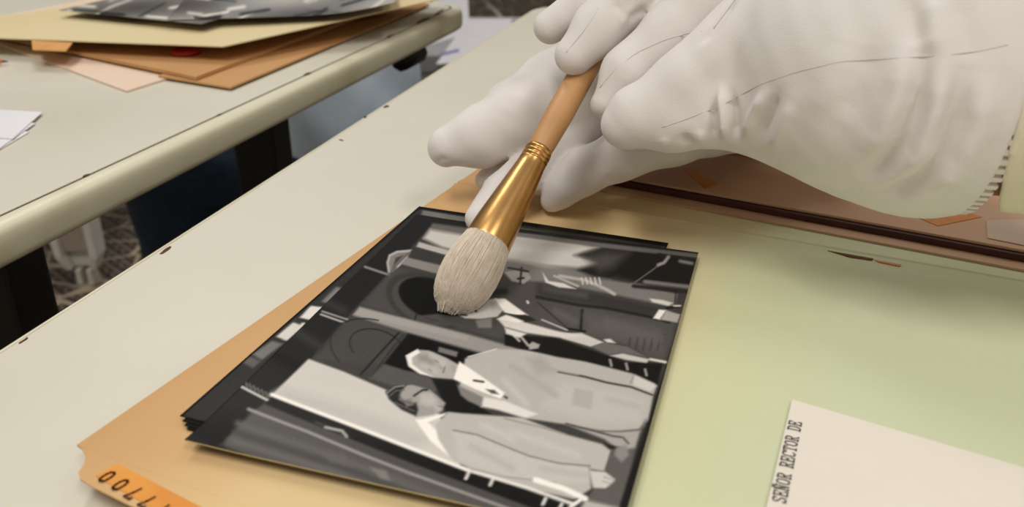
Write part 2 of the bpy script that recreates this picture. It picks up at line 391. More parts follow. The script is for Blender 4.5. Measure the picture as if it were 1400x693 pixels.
def lettering(name, text, org, dx, dy, size, pitch, lw, m, parent):   # dx: reading direction, dy: letter up, on a level surface
    V = []; F = []; dx = dx.normalized(); dy = dy.normalized()
    for i, ch in enumerate(text):
        for li in GL[ch]:
            for (x0, y0), (x1, y1) in zip(li, li[1:]):
                a = Vector((x0*size, y0*size)); b = Vector((x1*size, y1*size)); t = (b-a).normalized(); n = Vector((-t.y, t.x))*lw/2
                a -= t*lw*.4; b += t*lw*.4
                k = len(V)
                for q in (a-n, b-n, b+n, a+n):
                    V.append(org + dx*(i*pitch+q.x) + dy*q.y)
                F.append((k, k+1, k+2, k+3))
    return fix(mk(name, V, F, m, parent))
# digits stand upside down to the camera: 1 7 7 0 0
v3 = Vector((v.x, v.y, 0)); u3 = Vector((u.x, u.y, 0))
lab_dir = (P(263, 688)-P(160, 634)).normalized(); lab_up = Vector((-lab_dir.y, lab_dir.x, 0))
zz = Vector((0, 0, .0004))
org = P(157, 649) + lab_dir*.0    # upper left of first zero
digits_org = P(134, 645)+zz
dp = (P(165, 664)-P(147, 653)); dsz = (P(160, 648)-P(136, 658)).length*.92
lettering('label_digits', '17700', P(147, 653)+zz + dp*4 + dp.normalized()*dsz*.3 + lab_up*dsz*.5, -dp, -Vector((-dp.y, dp.x, 0)), dsz, dp.length, .00075, M['brownink'], root)

# folders under it and the bundle of folders beyond it
o = slab('card_folder', [tuple(FL(a, b).xy) for a, b in ((.012, .004), (ulen-.022, .004), (ulen-.022, .385), (.012, .385))], DESK+.0001, FZ-.0007, M['kraft'], None, .0008)
tag(o, 'closed brown card folder directly underneath the open aged folder', 'folder')
def FU(px, py, h=0):                                   # plan coordinates of a pixel in the folder frame
    q = P(px, py, h); r = Vector((q.x-F0.x, q.y-F0.y)); return r.dot(u), r.dot(v)
bd = empty('folder_bundle', FL(ulen+.1, .2, HD)); tag(bd, 'bundle of pinkish brown folders with maroon board behind the crease of the open folder', 'folder bundle')
r0 = Vector(FU(840, 252, .002)); r1_ = Vector(FU(1400, 356, .002)); rd = (r1_-r0).normalized(); rn = Vector((rd.y, -rd.x)) if rd.x*0+(-rd.x) > 0 else Vector((rd.y, -rd.x))
if rn.x < 0: rn = -rn                                   # rn points to larger u
def RB(s, t): q = r0 + rd*s + rn*t; return tuple(FL(q.x, q.y).xy)
def rect(s0, s1, t0, t1): return [RB(s0, t0), RB(s1, t0), RB(s1, t1), RB(s0, t1)]
slab('lower_sheet', rect(-.012, .36, -.0075, .25), FZ+.0001, FZ+.0011, M['pinkbrown'], bd)
slab('maroon_board', rect(-.006, .36, .0, .25), FZ+.0012, FZ+.0042, M['maroon'], bd, .0004)
slab('backing', rect(-.006, .36, .001, .25), DESK+.0001, FZ+.0001, M['kraft'], bd)
slab('cover', rect(-.002, .36, .0025, .25), FZ+.0043, FZ+.0056, M['pinkbrown'], bd, .0003)
BH = .0057
q0, q1 = P(960, 205, BH), P(1060, 220, BH); t0 = (Vector((q0.x, q0.y))); dd = Vector((q1.x-q0.x, q1.y-q0.y)).normalized(); dn = Vector((-dd.y, dd.x))
slab('upper_sheet', [tuple(t0-dd*.03), tuple(t0+dd*.25), tuple(t0+dd*.25+dn*.12), tuple(t0-dd*.03+dn*.12)], FZ+BH, FZ+BH+.0012, M['pinkcard'], bd)
slab('upper_sheet_edge', [tuple(t0-dd*.03-dn*.0006), tuple(t0+dd*.25-dn*.0006), tuple(t0+dd*.25), tuple(t0-dd*.03)], FZ+BH, FZ+BH+.0011, M['tape'], bd)
for pl in (((934, 232), (956, 229), (953, 240), (984, 251), (965, 258), (947, 243)), ((1246, 294), (1276, 291), (1300, 297), (1312, 287), (1342, 297), (1282, 309))):
    slab('tape_piece', [tuple(P(x, y, BH).xy) for x, y in pl], FZ+BH-.0001, FZ+BH+.0002, M['tape'], bd)
o = slab('paper_sheet', [tuple(P(x, y, BH).xy) for x, y in ((1348, 302), (1350, 326), (1480, 352), (1480, 300))], FZ+BH, FZ+BH+.0004, M['greypaper']); tag(o, 'greyish sheet of paper lying on the bundle below the shirt cuff', 'paper')

# ------------------------------------------------------------------ card slip with typed line
c0 = P(1083, 547, .001); ce = P(1048, 693, .001); cr_ = P(1400, 640, .001)
dl = Vector((ce.x-c0.x, ce.y-c0.y)).normalized(); dr = Vector((cr_.x-c0.x, cr_.y-c0.y)).normalized()
root = empty('typed_slip', (c0.x, c0.y, FZ)); tag(root, 'off-white card slip with a typed line along its edge on the open folder', 'card')
c2 = Vector((c0.x, c0.y))
slab('slip_card', [tuple(c2), tuple(c2+dl*.105), tuple(c2+dl*.105+dr*.148), tuple(c2+dr*.148)], FZ+.0008, FZ+.0013, M['slip'], root)
ts = P(1074, 689, .0013); te = P(1096, 577, .0013)
dtx = (te-ts).normalized(); dty = Vector((-dtx.y, dtx.x, 0)); ln = (te-ts).length
lettering('typed_text', 'SEÑOR RECTOR DE', ts+Vector((0, 0, .0002)), dtx, dty, ln/15*1.32, ln/15*1.0, .00042, M['ink'], root)

# ------------------------------------------------------------------ photographic prints
def seg_d(px, py, a, b):
    ax, ay = a; bx, by = b[0]-ax, b[1]-ay; l2 = bx*bx+by*by+1e-9
    t = np.clip(((px-ax)*bx+(py-ay)*by)/l2, 0, 1); return np.hypot(px-ax-bx*t, py-ay-by*t)
def poly(I, px, py, pts, g, soft=1.3):
    xs = [p[0] for p in pts]; ys = [p[1] for p in pts]
    k = (px > min(xs)-6) & (px < max(xs)+6) & (py > min(ys)-6) & (py < max(ys)+6)
    x, y = px[k], py[k]
    if not len(x): return
    ins = np.zeros(len(x), bool); d = np.full(len(x), 1e9)
    for a, b in zip(pts, pts[1:]+pts[:1]):
        d = np.minimum(d, seg_d(x, y, a, b))
        if a[1] != b[1]:
            c = ((a[1] > y) != (b[1] > y)) & (x < (b[0]-a[0])*(y-a[1])/(b[1]-a[1])+a[0]); ins ^= c
    al = np.clip(.5+np.where(ins, d, -d)/(2*soft), 0, 1); I[k] = I[k]*(1-al)+g*al
def line(I, px, py, pts, wd, g, soft=1.0):
    d = np.full(px.shape, 1e9)
    for a, b in zip(pts, pts[1:]): d = np.minimum(d, seg_d(px, py, a, b))
    al = np.clip(.5+(wd/2-d)/(2*soft), 0, 1); I[:] = I*(1-al)+g*al
def ell(cx, cy, rx, ry, ang, n=28, a0=0, a1=2*math.pi):
    c, s_ = math.cos(ang), math.sin(ang)
    return [(cx+rx*math.cos(t)*c-ry*math.sin(t)*s_, cy+rx*math.cos(t)*s_+ry*math.sin(t)*c) for t in (a0+(a1-a0)*k/n for k in range(n+(a1-a0 < 6)))]
def paint_top(px, py):
    I = np.full(px.shape, 46.0)
    po = lambda pts, g, s=1.3: poly(I, px, py, pts, g, s)
    li = lambda pts, wd, g, s=1.0: line(I, px, py, pts, wd, g, s)
    po([(305, 608), (373, 539), (425, 491), (486, 421), (540, 365), (592, 305), (960, 352), (800, 830), (250, 640)], 68, 2)
    # film edge marks on the border
    li([(328, 529), (367, 548)], 3.5, 185)
    for i in range(7): li([(336+i*5.4, 524+i*2.5), (338.5+i*5.4, 530+i*2.5)], 2.4, 104)
    li([(441, 427), (475, 437)], 2.6, 140); li([(439, 431), (470, 441)], 2.6, 165)
    li([(499, 366), (532, 376)], 3.4, 120)
    po([(532, 375), (530, 360), (533, 350), (543, 345), (561, 343)], 120, 2); li([(532, 372), (530, 360), (533, 350), (543, 345), (562, 343)], 3.2, 165); li([(537, 372), (562, 346)], 2.5, 175)
    po([(537, 366), (541, 353), (552, 349)], 66, 1.5)
    li([(425, 405), (470, 425)], 12, 58, 5); li([(405, 455), (440, 475)], 12, 60, 6); li([(378, 488), (410, 503)], 14, 38, 6)
    # wall relief, columns and arches
    po([(540, 366), (610, 384), (660, 398), (690, 420), (690, 462), (610, 446), (495, 418)], 74, 3)
    po([(484, 432), (560, 452), (520, 500), (430, 490)], 72, 3)
    po([(592, 306), (700, 320), (690, 345), (578, 327)], 96, 2)
    po([(579, 326), (588, 314), (645, 323), (636, 346), (604, 338)], 190, 3)
    po([(573, 331), (625, 345), (621, 352), (569, 338)], 172, 1.4); po([(566, 337), (620, 352), (612, 364), (557, 351)], 62, 1.5)
    po([(556, 352), (625, 368), (620, 380), (548, 361)], 126)
    po(ell(585, 411, 60, 36, .35), 64, 2); po(ell(586, 412, 52, 31, .35), 74, 1.5)
    po(ell(592, 409, 49, 27, .35), 30, 2)
    po([(570, 432), (640, 450), (680, 462), (690, 450), (640, 432), (600, 428)], 76, 2)
    li([(566, 440), (570, 428)], 2, 45)
    po([(492, 420), (560, 437), (640, 457), (700, 474), (760, 500), (715, 497), (640, 477), (550, 452), (483, 431)], 142, 2)
    po([(492, 421), (560, 438), (640, 459), (640, 466), (484, 430)], 152, 2)
    li(ell(515, 475, 38, 24, .3, a0=2.4, a1=5.6), 1.6, 48); li(ell(512, 478, 62, 40, .3, a0=2.3, a1=4.6), 1.8, 52)
    li([(545, 455), (520, 482), (493, 512)], 2.4, 42); li([(552, 457), (530, 484), (508, 515)], 2, 56)
    po([(558, 456), (655, 484), (652, 498), (620, 512), (555, 507), (525, 497)], 34, 1.6)
    po([(526, 498), (600, 520), (596, 536), (545, 530), (505, 517)], 82, 2)
    po([(600, 474), (626, 481), (624, 488), (599, 481)], 112, 1.5)
    po([(590, 517), (622, 520), (640, 545), (672, 566), (610, 566), (604, 545)], 42, 2)
    # pale wall, rail and the dark ledge below it
    po([(422, 491), (372, 540), (470, 577), (560, 612), (630, 638), (600, 565), (550, 545), (528, 533), (470, 508)], 196, 1.5)
    po([(390, 530), (372, 540), (470, 577), (560, 612), (600, 600), (480, 556)], 184, 8)
    po([(372, 541), (470, 577), (560, 612), (770, 690), (800, 702), (790, 716), (740, 702), (560, 633), (362, 553)], 44)
    po([(362, 553), (560, 633), (740, 702), (790, 716), (780, 740), (560, 652), (345, 563)], 78, 2)
    po([(345, 563), (560, 650), (780, 735), (760, 800), (300, 640), (309, 603)], 84, 3)
    li([(340, 560), (420, 590), (500, 624), (560, 648), (700, 700)], 4, 150, 1.8)
    for i, (g, o_) in enumerate(((98, 14), (76, 26), (102, 38), (84, 52))): li([(330-o_*.3, 566+o_), (460, 612+o_), (620, 676+o_)], 7, g, 5)
    li([(432, 577), (458, 588), (474, 594)], 4, 66); li([(445, 584), (468, 589), (474, 597)], 3.5, 165, 1.3)
    po([(505, 640), (528, 645), (534, 660), (520, 656)], 120, 2); po([(440, 618), (470, 622), (480, 640), (450, 632)], 96, 4)
    li([(300, 622), (420, 668), (560, 716)], 13, 56, 7)
    # man leaning by the rail (profile)
    po([(613, 563), (631, 565), (714, 571), (774, 594), (823, 607), (835, 616), (826, 644), (806, 641), (808, 668), (785, 683), (718, 667), (667, 652), (620, 630), (598, 598), (596, 580)], 178, 1.6)
    po([(620, 588), (652, 594), (688, 609), (723, 623), (763, 633), (806, 640), (808, 660), (760, 660), (680, 650), (625, 628)], 186, 4)
    li([(620, 588), (652, 594), (688, 609), (723, 623), (763, 633), (806, 637)], 2.2, 122)
    li([(640, 640), (690, 652), (760, 660)], 2, 150); li([(806, 636), (808, 664)], 2, 130); li([(774, 594), (740, 584), (690, 572)], 2, 140)
    po([(806, 643), (828, 645), (842, 655), (838, 662), (828, 668), (811, 667)], 194); li([(826, 652), (841, 657)], 1.4, 150); li([(824, 658), (838, 662)], 1.4, 150)
    po([(577, 573), (611, 564), (606, 569), (585, 577), (596, 588), (599, 600), (613, 623), (588, 602), (568, 574)], 238)
    po([(527, 535), (539, 528), (564, 526), (588, 533), (600, 543), (609, 551), (604, 561), (592, 567), (571, 570), (549, 560), (532, 545)], 152)
    po([(527, 535), (539, 527), (556, 526), (548, 536), (546, 546), (556, 552), (569, 550), (572, 560), (569, 569), (549, 560), (532, 546)], 52, 1.8)
    li([(528, 538), (540, 529), (552, 527)], 2, 130); po([(552, 546), (562, 545), (566, 553), (556, 556)], 120, 2)
    li([(566, 541), (578, 533), (584, 533)], 2.6, 46); po([(575, 538), (590, 538), (598, 548), (586, 556), (574, 552)], 176, 3); li([(598, 555), (605, 556)], 1.5, 90)
    po([(836, 612), (872, 598), (862, 640), (846, 694), (802, 684), (812, 668), (828, 668), (842, 656), (828, 644)], 90, 1.6)
    po([(800, 684), (845, 694), (835, 720), (790, 705)], 176, 3)
    # pale-suited man in the middle
    po([(636, 490), (679, 477), (715, 478), (755, 484), (830, 500), (868, 509), (893, 519), (898, 527), (893, 541), (886, 574), (872, 587), (830, 590), (774, 580), (714, 571), (660, 552), (628, 530)], 174, 1.6)
    po([(770, 520), (860, 535), (885, 545), (876, 580), (800, 575), (740, 555)], 182, 8)
    po([(822, 590), (876, 588), (868, 612), (848, 616), (826, 600), (774, 580)], 160, 2)
    li([(763, 508), (800, 515), (830, 523), (863, 529), (892, 540)], 2.8, 66); li([(822, 589), (850, 590), (875, 587), (883, 573)], 2, 108)
    li([(774, 579), (838, 596), (852, 598), (859, 606)], 2.6, 78); po([(826, 606), (848, 611), (846, 616), (832, 613)], 52)
    po([(842, 612), (856, 608), (860, 622), (850, 632), (840, 622)], 132, 2)
    li([(868, 509), (862, 524)], 1.5, 132); li([(730, 500), (790, 512)], 2, 160); po([(868, 510), (893, 519), (897, 528), (888, 535), (866, 526)], 196)
    po([(785, 530), (812, 536), (808, 560), (782, 553)], 168, 2); po([(720, 490), (740, 487), (760, 508), (735, 512)], 160, 5)
    po([(555, 486), (571, 478), (586, 479), (610, 489), (628, 499), (635, 511), (618, 518), (593, 516), (571, 508), (558, 499)], 166)
    po([(570, 484), (588, 485), (600, 492), (590, 500), (575, 497)], 140, 4)
    po([(555, 486), (571, 477), (574, 482), (563, 489), (564, 498), (576, 507), (592, 515), (574, 511), (559, 501)], 228)
    li([(595, 492), (599, 495)], 2.4, 92); li([(586, 504), (590, 507)], 2.4, 100); li([(608, 502), (606, 509)], 2, 108); li([(600, 499), (604, 504)], 2, 140); po([(618, 500), (630, 508), (622, 514)], 150, 3)
    po([(628, 494), (640, 502), (662, 517), (690, 537), (684, 545), (650, 532), (620, 518)], 236)
    po([(625, 526), (661, 543), (658, 556), (640, 548), (630, 540)], 122, 1.6)
    po([(662, 543), (690, 548), (735, 566), (720, 571), (680, 560), (658, 556)], 216, 2)
    li([(648, 520), (661, 522)], 3, 74); po([(664, 532), (676, 533), (682, 539), (672, 538)], 84); li([(690, 542), (693, 544)], 3, 70); li([(640, 488), (679, 477)], 2, 200)
    # dark-suited man
    po([(690, 457), (760, 462), (831, 486), (857, 495), (906, 497), (899, 526), (866, 511), (800, 494), (762, 488), (720, 478), (690, 472)], 42, 1.6)
    for a in ((836, 500), (858, 505), (884, 513)): li([a, (a[0]-2, a[1]-8)], 3, 150)
    li([(703, 459), (710, 466)], 3, 165); li([(713, 461), (722, 472)], 3, 165); po([(722, 472), (728, 467), (738, 471), (736, 476), (724, 478)], 160)
    po([(690, 392), (717, 386), (741, 385), (791, 393), (838, 402), (884, 413), (926, 421), (919, 462), (908, 494), (887, 489), (855, 470), (821, 464), (796, 456), (740, 446), (700, 428), (680, 410)], 78, 2)
    po([(735, 388), (838, 404), (925, 424), (922, 440), (884, 432), (829, 421), (780, 413), (735, 404)], 62, 5)
    li([(734, 406), (791, 417), (829, 421), (884, 432), (915, 440)], 3.2, 44, 2); li([(796, 424), (794, 450)], 3.2, 44, 1.5); li([(775, 449), (800, 453)], 3, 44)
    po([(800, 430), (900, 450), (905, 480), (850, 466), (806, 452)], 88, 8); li([(735, 413), (775, 448)], 1.6, 56); li([(741, 437), (775, 451)], 2.2, 172)
    for x in (862, 872, 882, 892, 902): li([(x, 462), (x-3, 478)], 2, 66)
    li([(721, 412), (722, 414)], 3, 215)
    po([(760, 456), (795, 455), (826, 468), (808, 474), (770, 463)], 192); po([(808, 474), (826, 468), (858, 474), (884, 488), (850, 482), (832, 485)], 100)
    po([(834, 486), (851, 483), (888, 491), (884, 496), (857, 492)], 188); li([(889, 491), (910, 495)], 3.4, 200); po([(825, 464), (834, 463), (842, 469), (830, 468)], 205)
    po([(680, 436), (692, 431), (716, 440), (760, 452), (800, 460), (770, 462), (720, 455), (690, 447)], 204, 1.6)
    po([(690, 448), (720, 456), (710, 462), (692, 456)], 210, 1.5)
    po([(650, 412), (678, 408), (690, 421), (680, 433), (658, 436), (636, 435), (606, 420), (609, 411), (630, 414)], 188)
    po([(668, 410), (688, 415), (689, 424), (672, 424)], 165, 3)
    li([(636, 423), (648, 421), (651, 426)], 2.4, 62); li([(630, 430), (638, 431)], 2.5, 70); po([(650, 438), (672, 434), (672, 448), (654, 448)], 120, 1.6)
    po([(676, 408), (690, 408), (722, 431), (704, 431), (690, 427)], 238); li([(691, 430), (712, 432)], 3, 66); po([(704, 432), (718, 430), (734, 438), (718, 440)], 52); po([(680, 436), (692, 430), (716, 439), (708, 441)], 228)
    li([(662, 402), (690, 398)], 8, 46, 3)
    # upper wall, window light and the man behind
    po([(690, 344), (740, 362), (800, 372), (872, 388), (926, 402), (922, 420), (838, 402), (791, 393), (741, 385), (700, 384), (688, 372)], 118, 2)
    po([(640, 314), (740, 325), (819, 338), (785, 349), (827, 358), (791, 367), (740, 363), (690, 354), (634, 345)], 186, 4)
    po([(640, 314), (740, 325), (800, 335), (780, 342), (640, 330)], 164, 5)
    po([(829, 337), (956, 352), (942, 394), (880, 386), (812, 379), (791, 369), (829, 360), (793, 349)], 44, 4); po([(800, 350), (830, 344), (860, 345), (840, 365), (820, 372)], 74, 8)
    po([(706, 318), (830, 333), (956, 347), (955, 353), (830, 339), (706, 323)], 98, 1.5); li([(900, 347), (955, 355)], 3, 52)
    li([(868, 386), (885, 374), (903, 361)], 2, 96); li([(900, 362), (908, 359), (914, 351)], 4, 150, 1.6); li([(930, 357), (946, 360)], 4, 128, 2)
    li([(882, 385), (942, 392)], 5, 118, 1.8); li([(866, 391), (940, 399)], 5, 52, 1.6); li([(840, 380), (860, 384)], 5, 60, 3)
    po([(690, 372), (706, 369), (722, 372), (726, 380), (716, 388), (700, 384)], 158); li([(713, 366), (711, 388)], 2.6, 44); li([(708, 381), (716, 380)], 2.6, 50); li([(695, 366), (722, 371)], 3, 60)
    po([(742, 373), (750, 384), (770, 387), (788, 395), (764, 393), (746, 386)], 216); li([(758, 377), (790, 391)], 3.2, 170); li([(765, 377), (800, 383), (815, 389), (828, 395), (840, 402)], 4.2, 176, 1.6)
    for x in range(795, 820, 6): li([(x, 380), (x+2, 388)], 2, 206)
    po([(888, 408), (906, 410), (920, 414), (914, 418), (892, 413)], 204); li([(924, 398), (922, 420)], 1.6, 46)
    po([(901, 423), (911, 424), (902, 437), (893, 435)], 226); po([(911, 424), (930, 430), (926, 441), (903, 437)], 160, 1.5); li([(912, 421), (930, 419)], 3.4, 48); li([(922, 418), (930, 418)], 2.6, 190)
    for a, b, g, wd in (((700, 500), (760, 540), 160, 5), ((690, 520), (720, 552), 190, 6), ((830, 545), (872, 556), 168, 4), ((660, 580), (700, 600), 190, 7), ((700, 590), (790, 622), 188, 8), ((740, 640), (800, 650), 172, 5), ((645, 610), (700, 640), 172, 7), ((760, 425), (786, 440), 92, 6), ((830, 440), (900, 462), 92, 9), ((745, 395), (800, 404), 84, 5), ((590, 486), (606, 496), 186, 5), ((578, 498), (596, 508), 184, 4), ((590, 548), (600, 560), 182, 5)):
        line(I, px, py, [a, b], wd, g, 5)
    li([(533, 541), (541, 534), (552, 533)], 1.6, 96); li([(540, 550), (552, 556), (566, 562)], 1.8, 92); li([(545, 540), (551, 548), (562, 551)], 1.6, 84)
    # rail in front
    li([(372, 540), (470, 577), (560, 612), (640, 643)], 5, 236, 1.4); li([(640, 643), (720, 667), (784, 690)], 4.4, 222, 1.4)
    li([(732, 656), (770, 668), (800, 682)], 7.5, 236, 1.5); li([(796, 682), (780, 694)], 5, 226)
    for a in ((641, 646), (674, 655), (746, 682), (768, 690)): li([a, (a[0]-4, a[1]+9)], 4, 214)
    # black border along the bottom of the print
    li([(253, 606), (309, 627), (450, 684), (797, 822)], 20, 50, 5)
    return I
def paint_under(px, py):
    I = np.full(px.shape, 58.0)
    po = lambda pts, g, s=1.3: poly(I, px, py, pts, g, s)
    po([(410, 434), (425, 418), (442, 420), (426, 438)], 214); po([(378, 460), (405, 437), (420, 443), (392, 466)], 204)
    po([(400, 440), (406, 434), (416, 438), (410, 444)], 60); po([(345, 484), (372, 466), (386, 470), (358, 492)], 112, 2); po([(330, 494), (340, 486), (356, 494), (346, 503)], 92, 2)
    po([(440, 412), (460, 392), (472, 396), (452, 416)], 118, 2); po([(578, 287), (650, 299), (706, 311), (780, 324), (778, 330), (650, 308), (576, 294)], 112, 1.5)
    line(I, px, py, [(245, 569), (572, 283)], 5, 30); line(I, px, py, [(560, 280), (750, 310), (913, 333)], 7, 24)
    return I
def paint_far(seed):
    def f(px, py):
        rnd = random.Random(seed); I = 126+46*np.sin(px*.021+seed)*np.cos(py*.13+px*.008)
        for k in range(150):
            x, y = rnd.uniform(60, 620), rnd.uniform(-60, 34); l = rnd.uniform(10, 50); t = rnd.choice((-.15, -.5, .1, -.35))
            line(I, px, py, [(x, y), (x+l, y+l*t)], rnd.uniform(1.5, 4.5), rnd.choice((50, 84, 210, 235, 180, 200, 36)), 1.2)
        return I
    return f
PM = attr_mat('glossy_print')
def print_obj(name, A, B, C, nu, nv, paint, bend, parent=None, rim=None):     # A near corner, A->B one side, B->C the other; bend(s,t) -> lift
    A, B, C = (np.array(q, float) for q in (A, B, C)); D = A+C-B
    s_ = np.linspace(0, 1, nu+1)[:, None]; t_ = np.linspace(0, 1, nv+1)[None, :]
    Pt = A[None, None]+(B-A)[None, None]*s_[..., None]+(D-A)[None, None]*t_[..., None]
    px, py = project(Pt); I = paint(px.ravel(), py.ravel()) if paint else np.full(px.size, 48.)
    rg = np.random.default_rng(3); I = I+rg.normal(0, 1.4, I.shape); I = np.clip(I*1.03-18*np.clip((84-I)/50, 0, 1), 14, 245)
    lin = (np.clip(I, 0, 255)/255)**2.2*.98
    Pt = Pt.copy(); Pt[..., 2] += bend(s_+0*t_, t_+0*s_)
    V = Pt.reshape(-1, 3); k = np.arange((nu+1)*(nv+1)).reshape(nu+1, nv+1)
    Fq = np.stack([k[:-1, :-1], k[:-1, 1:], k[1:, 1:], k[1:, :-1]], -1).reshape(-1, 4)
    me = bpy.data.meshes.new(name); me.from_pydata(V, [], Fq.tolist()); me.update()
    if me.polygons[0].normal.z < 0: me.flip_normals()
    me.shade_smooth()
    ca = me.color_attributes.new('print', 'FLOAT_COLOR', 'POINT')
    ca.data.foreach_set('color', np.stack([lin*1.05, lin*.985, lin*.92, np.ones_like(lin)], 1).astype(np.float32).ravel())
    me.materials.append(PM)
    o = bpy.data.objects.new(name, me); col.objects.link(o)
    sd = o.modifiers.new('thick', 'SOLIDIFY'); sd.thickness = .00035; sd.offset = -1
    if rim: me.materials.append(rim); sd.material_offset_rim = 1
    return o
G = 'loose prints stacked on the open folder'
hz = .0034
o = print_obj('photo_print', P(253, 606, hz), P(569, 294, hz), P(955, 345, hz), 430, 300, paint_top, lambda s_, t_: .0012*np.maximum(0, .2-t_)**2*10 + .0010*np.maximum(0, .12-s_)**2*60, rim=M['printedge'])
tag(o, 'glossy black and white print of men in suits, topmost under the brush', 'photo', G)
hz = .0024
o = print_obj('photo_print', P(246, 568, hz), P(573, 282, hz), P(914, 332, hz), 260, 180, paint_under, lambda s_, t_: 0*s_)
tag(o, 'black and white print second in the stack, with pale bars showing past its neighbour', 'photo', G)
for i, (dx, dy, r) in enumerate(((3, 7, .012), (6, 13, -.01), (9, 18, .006))):
    hz = .0018-.0005*i
    a, b, c = P(246+dx, 568+dy, hz), P(573+dx*1.2, 283+dy*.45, hz), P(908-dx, 332+dy*.2, hz)
    o = print_obj('photo_print', a, b, c, 12, 8, None, lambda s_, t_: 0*s_)
    tag(o, ('black and white print third in the stack, only its dark corner showing', 'black and white print fourth in the stack, only its dark corner tip showing', 'lowest print of the stack, resting directly on the open folder')[i], 'photo', G)

# ------------------------------------------------------------------ brush
T = P(614, 424, .0045); Gp = Q(797, 99, 38.6); ax = (Gp-T); L_ = ax.length; axn = ax.normalized()
def along(px, py):                 # distance along the brush axis of the point nearest a sight line
    d = (Q(px, py, 100)-CAM).normalized(); w0 = T-CAM; b_ = axn.dot(d); dd_ = axn.dot(w0); e_ = d.dot(w0)
    return (b_*e_-dd_)/(1-b_*b_)
s_f0 = along(667, 336); s_f1 = along(742, 208); s_g = L_
print('brush', L_, s_f0, s_f1)
br = empty('cleaning_brush', T); tag(br, 'soft cleaning brush with gold ferrule and pale wooden handle touching the print', 'brush')
HP = [(0, .0042), (s_f0*.05, .0066), (s_f0*.14, .0086), (s_f0*.3, .0102), (s_f0*.5, .0110), (s_f0*.75, .0106), (s_f0, .0092), (s_f0+.006, .0078)]
lathe('bristle_core', T, axn, [(s, r*.95) for s, r in HP], M['bristle'], br, 48)
rnd = random.Random(5); V = []; F = []
bx_ = axn.cross(Vector((0, 0, 1))).normalized(); by_ = axn.cross(bx_)
def hp(s):
    for (s0_, r0_), (s1_, r1__) in zip(HP, HP[1:]):
        if s0_ <= s <= s1_: return r0_+(r1__-r0_)*(s-s0_)/(s1_-s0_)
    return HP[0][1] if s < 0 else HP[-1][1]
for k in range(3600):
    an = rnd.uniform(0, 2*math.pi); rr = math.sqrt(rnd.uniform(.9, 1.06)); end = rnd.uniform(-.0005, .0035); sw = rnd.uniform(-.12, .12)
    if rnd.random() < .3: rr = math.sqrt(rnd.uniform(0, .8)); end = rnd.uniform(-.0025, .003)
    pts = []
    for j in range(7):
        s = s_f0+.002+(end-s_f0-.002)*j/6; a_ = an+sw*j/6; r = hp(max(s, 0))*rr
        p = T+axn*s+(bx_*math.cos(a_)+by_*math.sin(a_))*r
        if p.z < FZ+.0042: p.z = FZ+.0042+rnd.uniform(0, .0006)
        pts.append(p)
    b0 = len(V); wdt = .00014
    for j, p in enumerate(pts):
        t = (pts[min(j+1, 6)]-pts[max(j-1, 0)]).normalized(); sd = t.cross(by_).normalized(); sd2 = t.cross(sd); q = wdt*(1-.5*j/6)
        V += [p+sd*q, p-sd*q*.5+sd2*q*.87, p-sd*q*.5-sd2*q*.87]
    for j in range(6):
        for c in range(3): F.append((b0+j*3+c, b0+j*3+(c+1) % 3, b0+j*3+3+(c+1) % 3, b0+j*3+3+c))
o = mk('bristles', V, F, M['bristle'], br, True); o['kind'] = 'stuff'
fl = s_f1-s_f0
prof = [(s_f0-.0004, .0084), (s_f0, .0092), (s_f0+.001, .0093), (s_f0+fl*.2, .0087), (s_f0+fl*.5, .0073), (s_f0+fl*.8, .0059), (s_f0+fl*.86, .0056)]
for c in (.88, .92, .96): prof += [(s_f0+fl*(c-.012), .0057), (s_f0+fl*(c-.004), .0049), (s_f0+fl*(c+.006), .0049), (s_f0+fl*(c+.014), .0056)]
prof += [(s_f0+fl, .0054), (s_f0+fl+.0002, .0046)]
lathe('ferrule', T, axn, prof, M['gold'], br, 56)
lathe('handle', T, axn, [(s_f1-.002, .0045), (s_f1, .0050), (s_f1+.004, .0053), (s_f1+.02, .0058), (s_f1+.05, .0056), (s_f1+.08, .0046), (s_f1+.11, .0036), (s_f1+.125, .0028), (s_f1+.128, .001)], M['wood'], br, 40)

# ------------------------------------------------------------------ person with the brush: gloves, arms, seated body
def J(lst): return [(Q(x, y, d), r*d*.01/FPX) for x, y, d, r in lst]
per = empty('person', (.60, .30, 0)); tag(per, 'person in cream shirt and white cotton gloves bending over the prints', 'person')
pinky = J([(850, 171, 35.4, 28), (868, 155, 35.2, 34), (935, 112, 34.8, 42), (1035, 40, 34.2, 62)])
pinky2 = J([(866, 170, 35.6, 31), (920, 162, 35.4, 38), (985, 150, 35, 44), (1060, 140, 34.4, 72), (1130, 132, 33.8, 104), (1200, 122, 33.2, 146)])
ring = J([(829, 142, 37.0, 22), (858, 100, 36.9, 35), (920, 48, 36.7, 43), (1000, -30, 36.2, 54)])
middle = J([(785, 76, 37.8, 27), (818, 40, 37.9, 35), (870, -12, 37.8, 42), (960, -90, 37, 58)])
index_ = J([(752, 37, 39.6, 23), (800, 6, 39.4, 28), (850, -40, 39, 34), (935, -130, 38.6, 55)])
thumb_n = J([(815, 60, 40.0, 26), (880, 60, 39.6, 34), (990, 60, 38, 60)])
palm = [J([(1095, 55, 34.0, 62), (1180, 90, 33.4, 122)]), J([(1075, -30, 35.6, 56), (1190, 30, 34, 120)]), J([(960, -90, 37, 58), (1190, -10, 35, 115)]), J([(935, -130, 38.6, 55), (1190, -20, 36, 110)])]
cuff = [J([(1150, 118, 33.4, 112), (1260, 127, 32.6, 138), (1420, 112, 31.5, 138)]), J([(1150, 60, 33.8, 118), (1260, 50, 33.0, 150), (1420, 30, 31.8, 150)])]
cp = [Q(1302, 286, 33.0), Q(1389, 80, 29.3), Q(1372, -120, 33.0)]
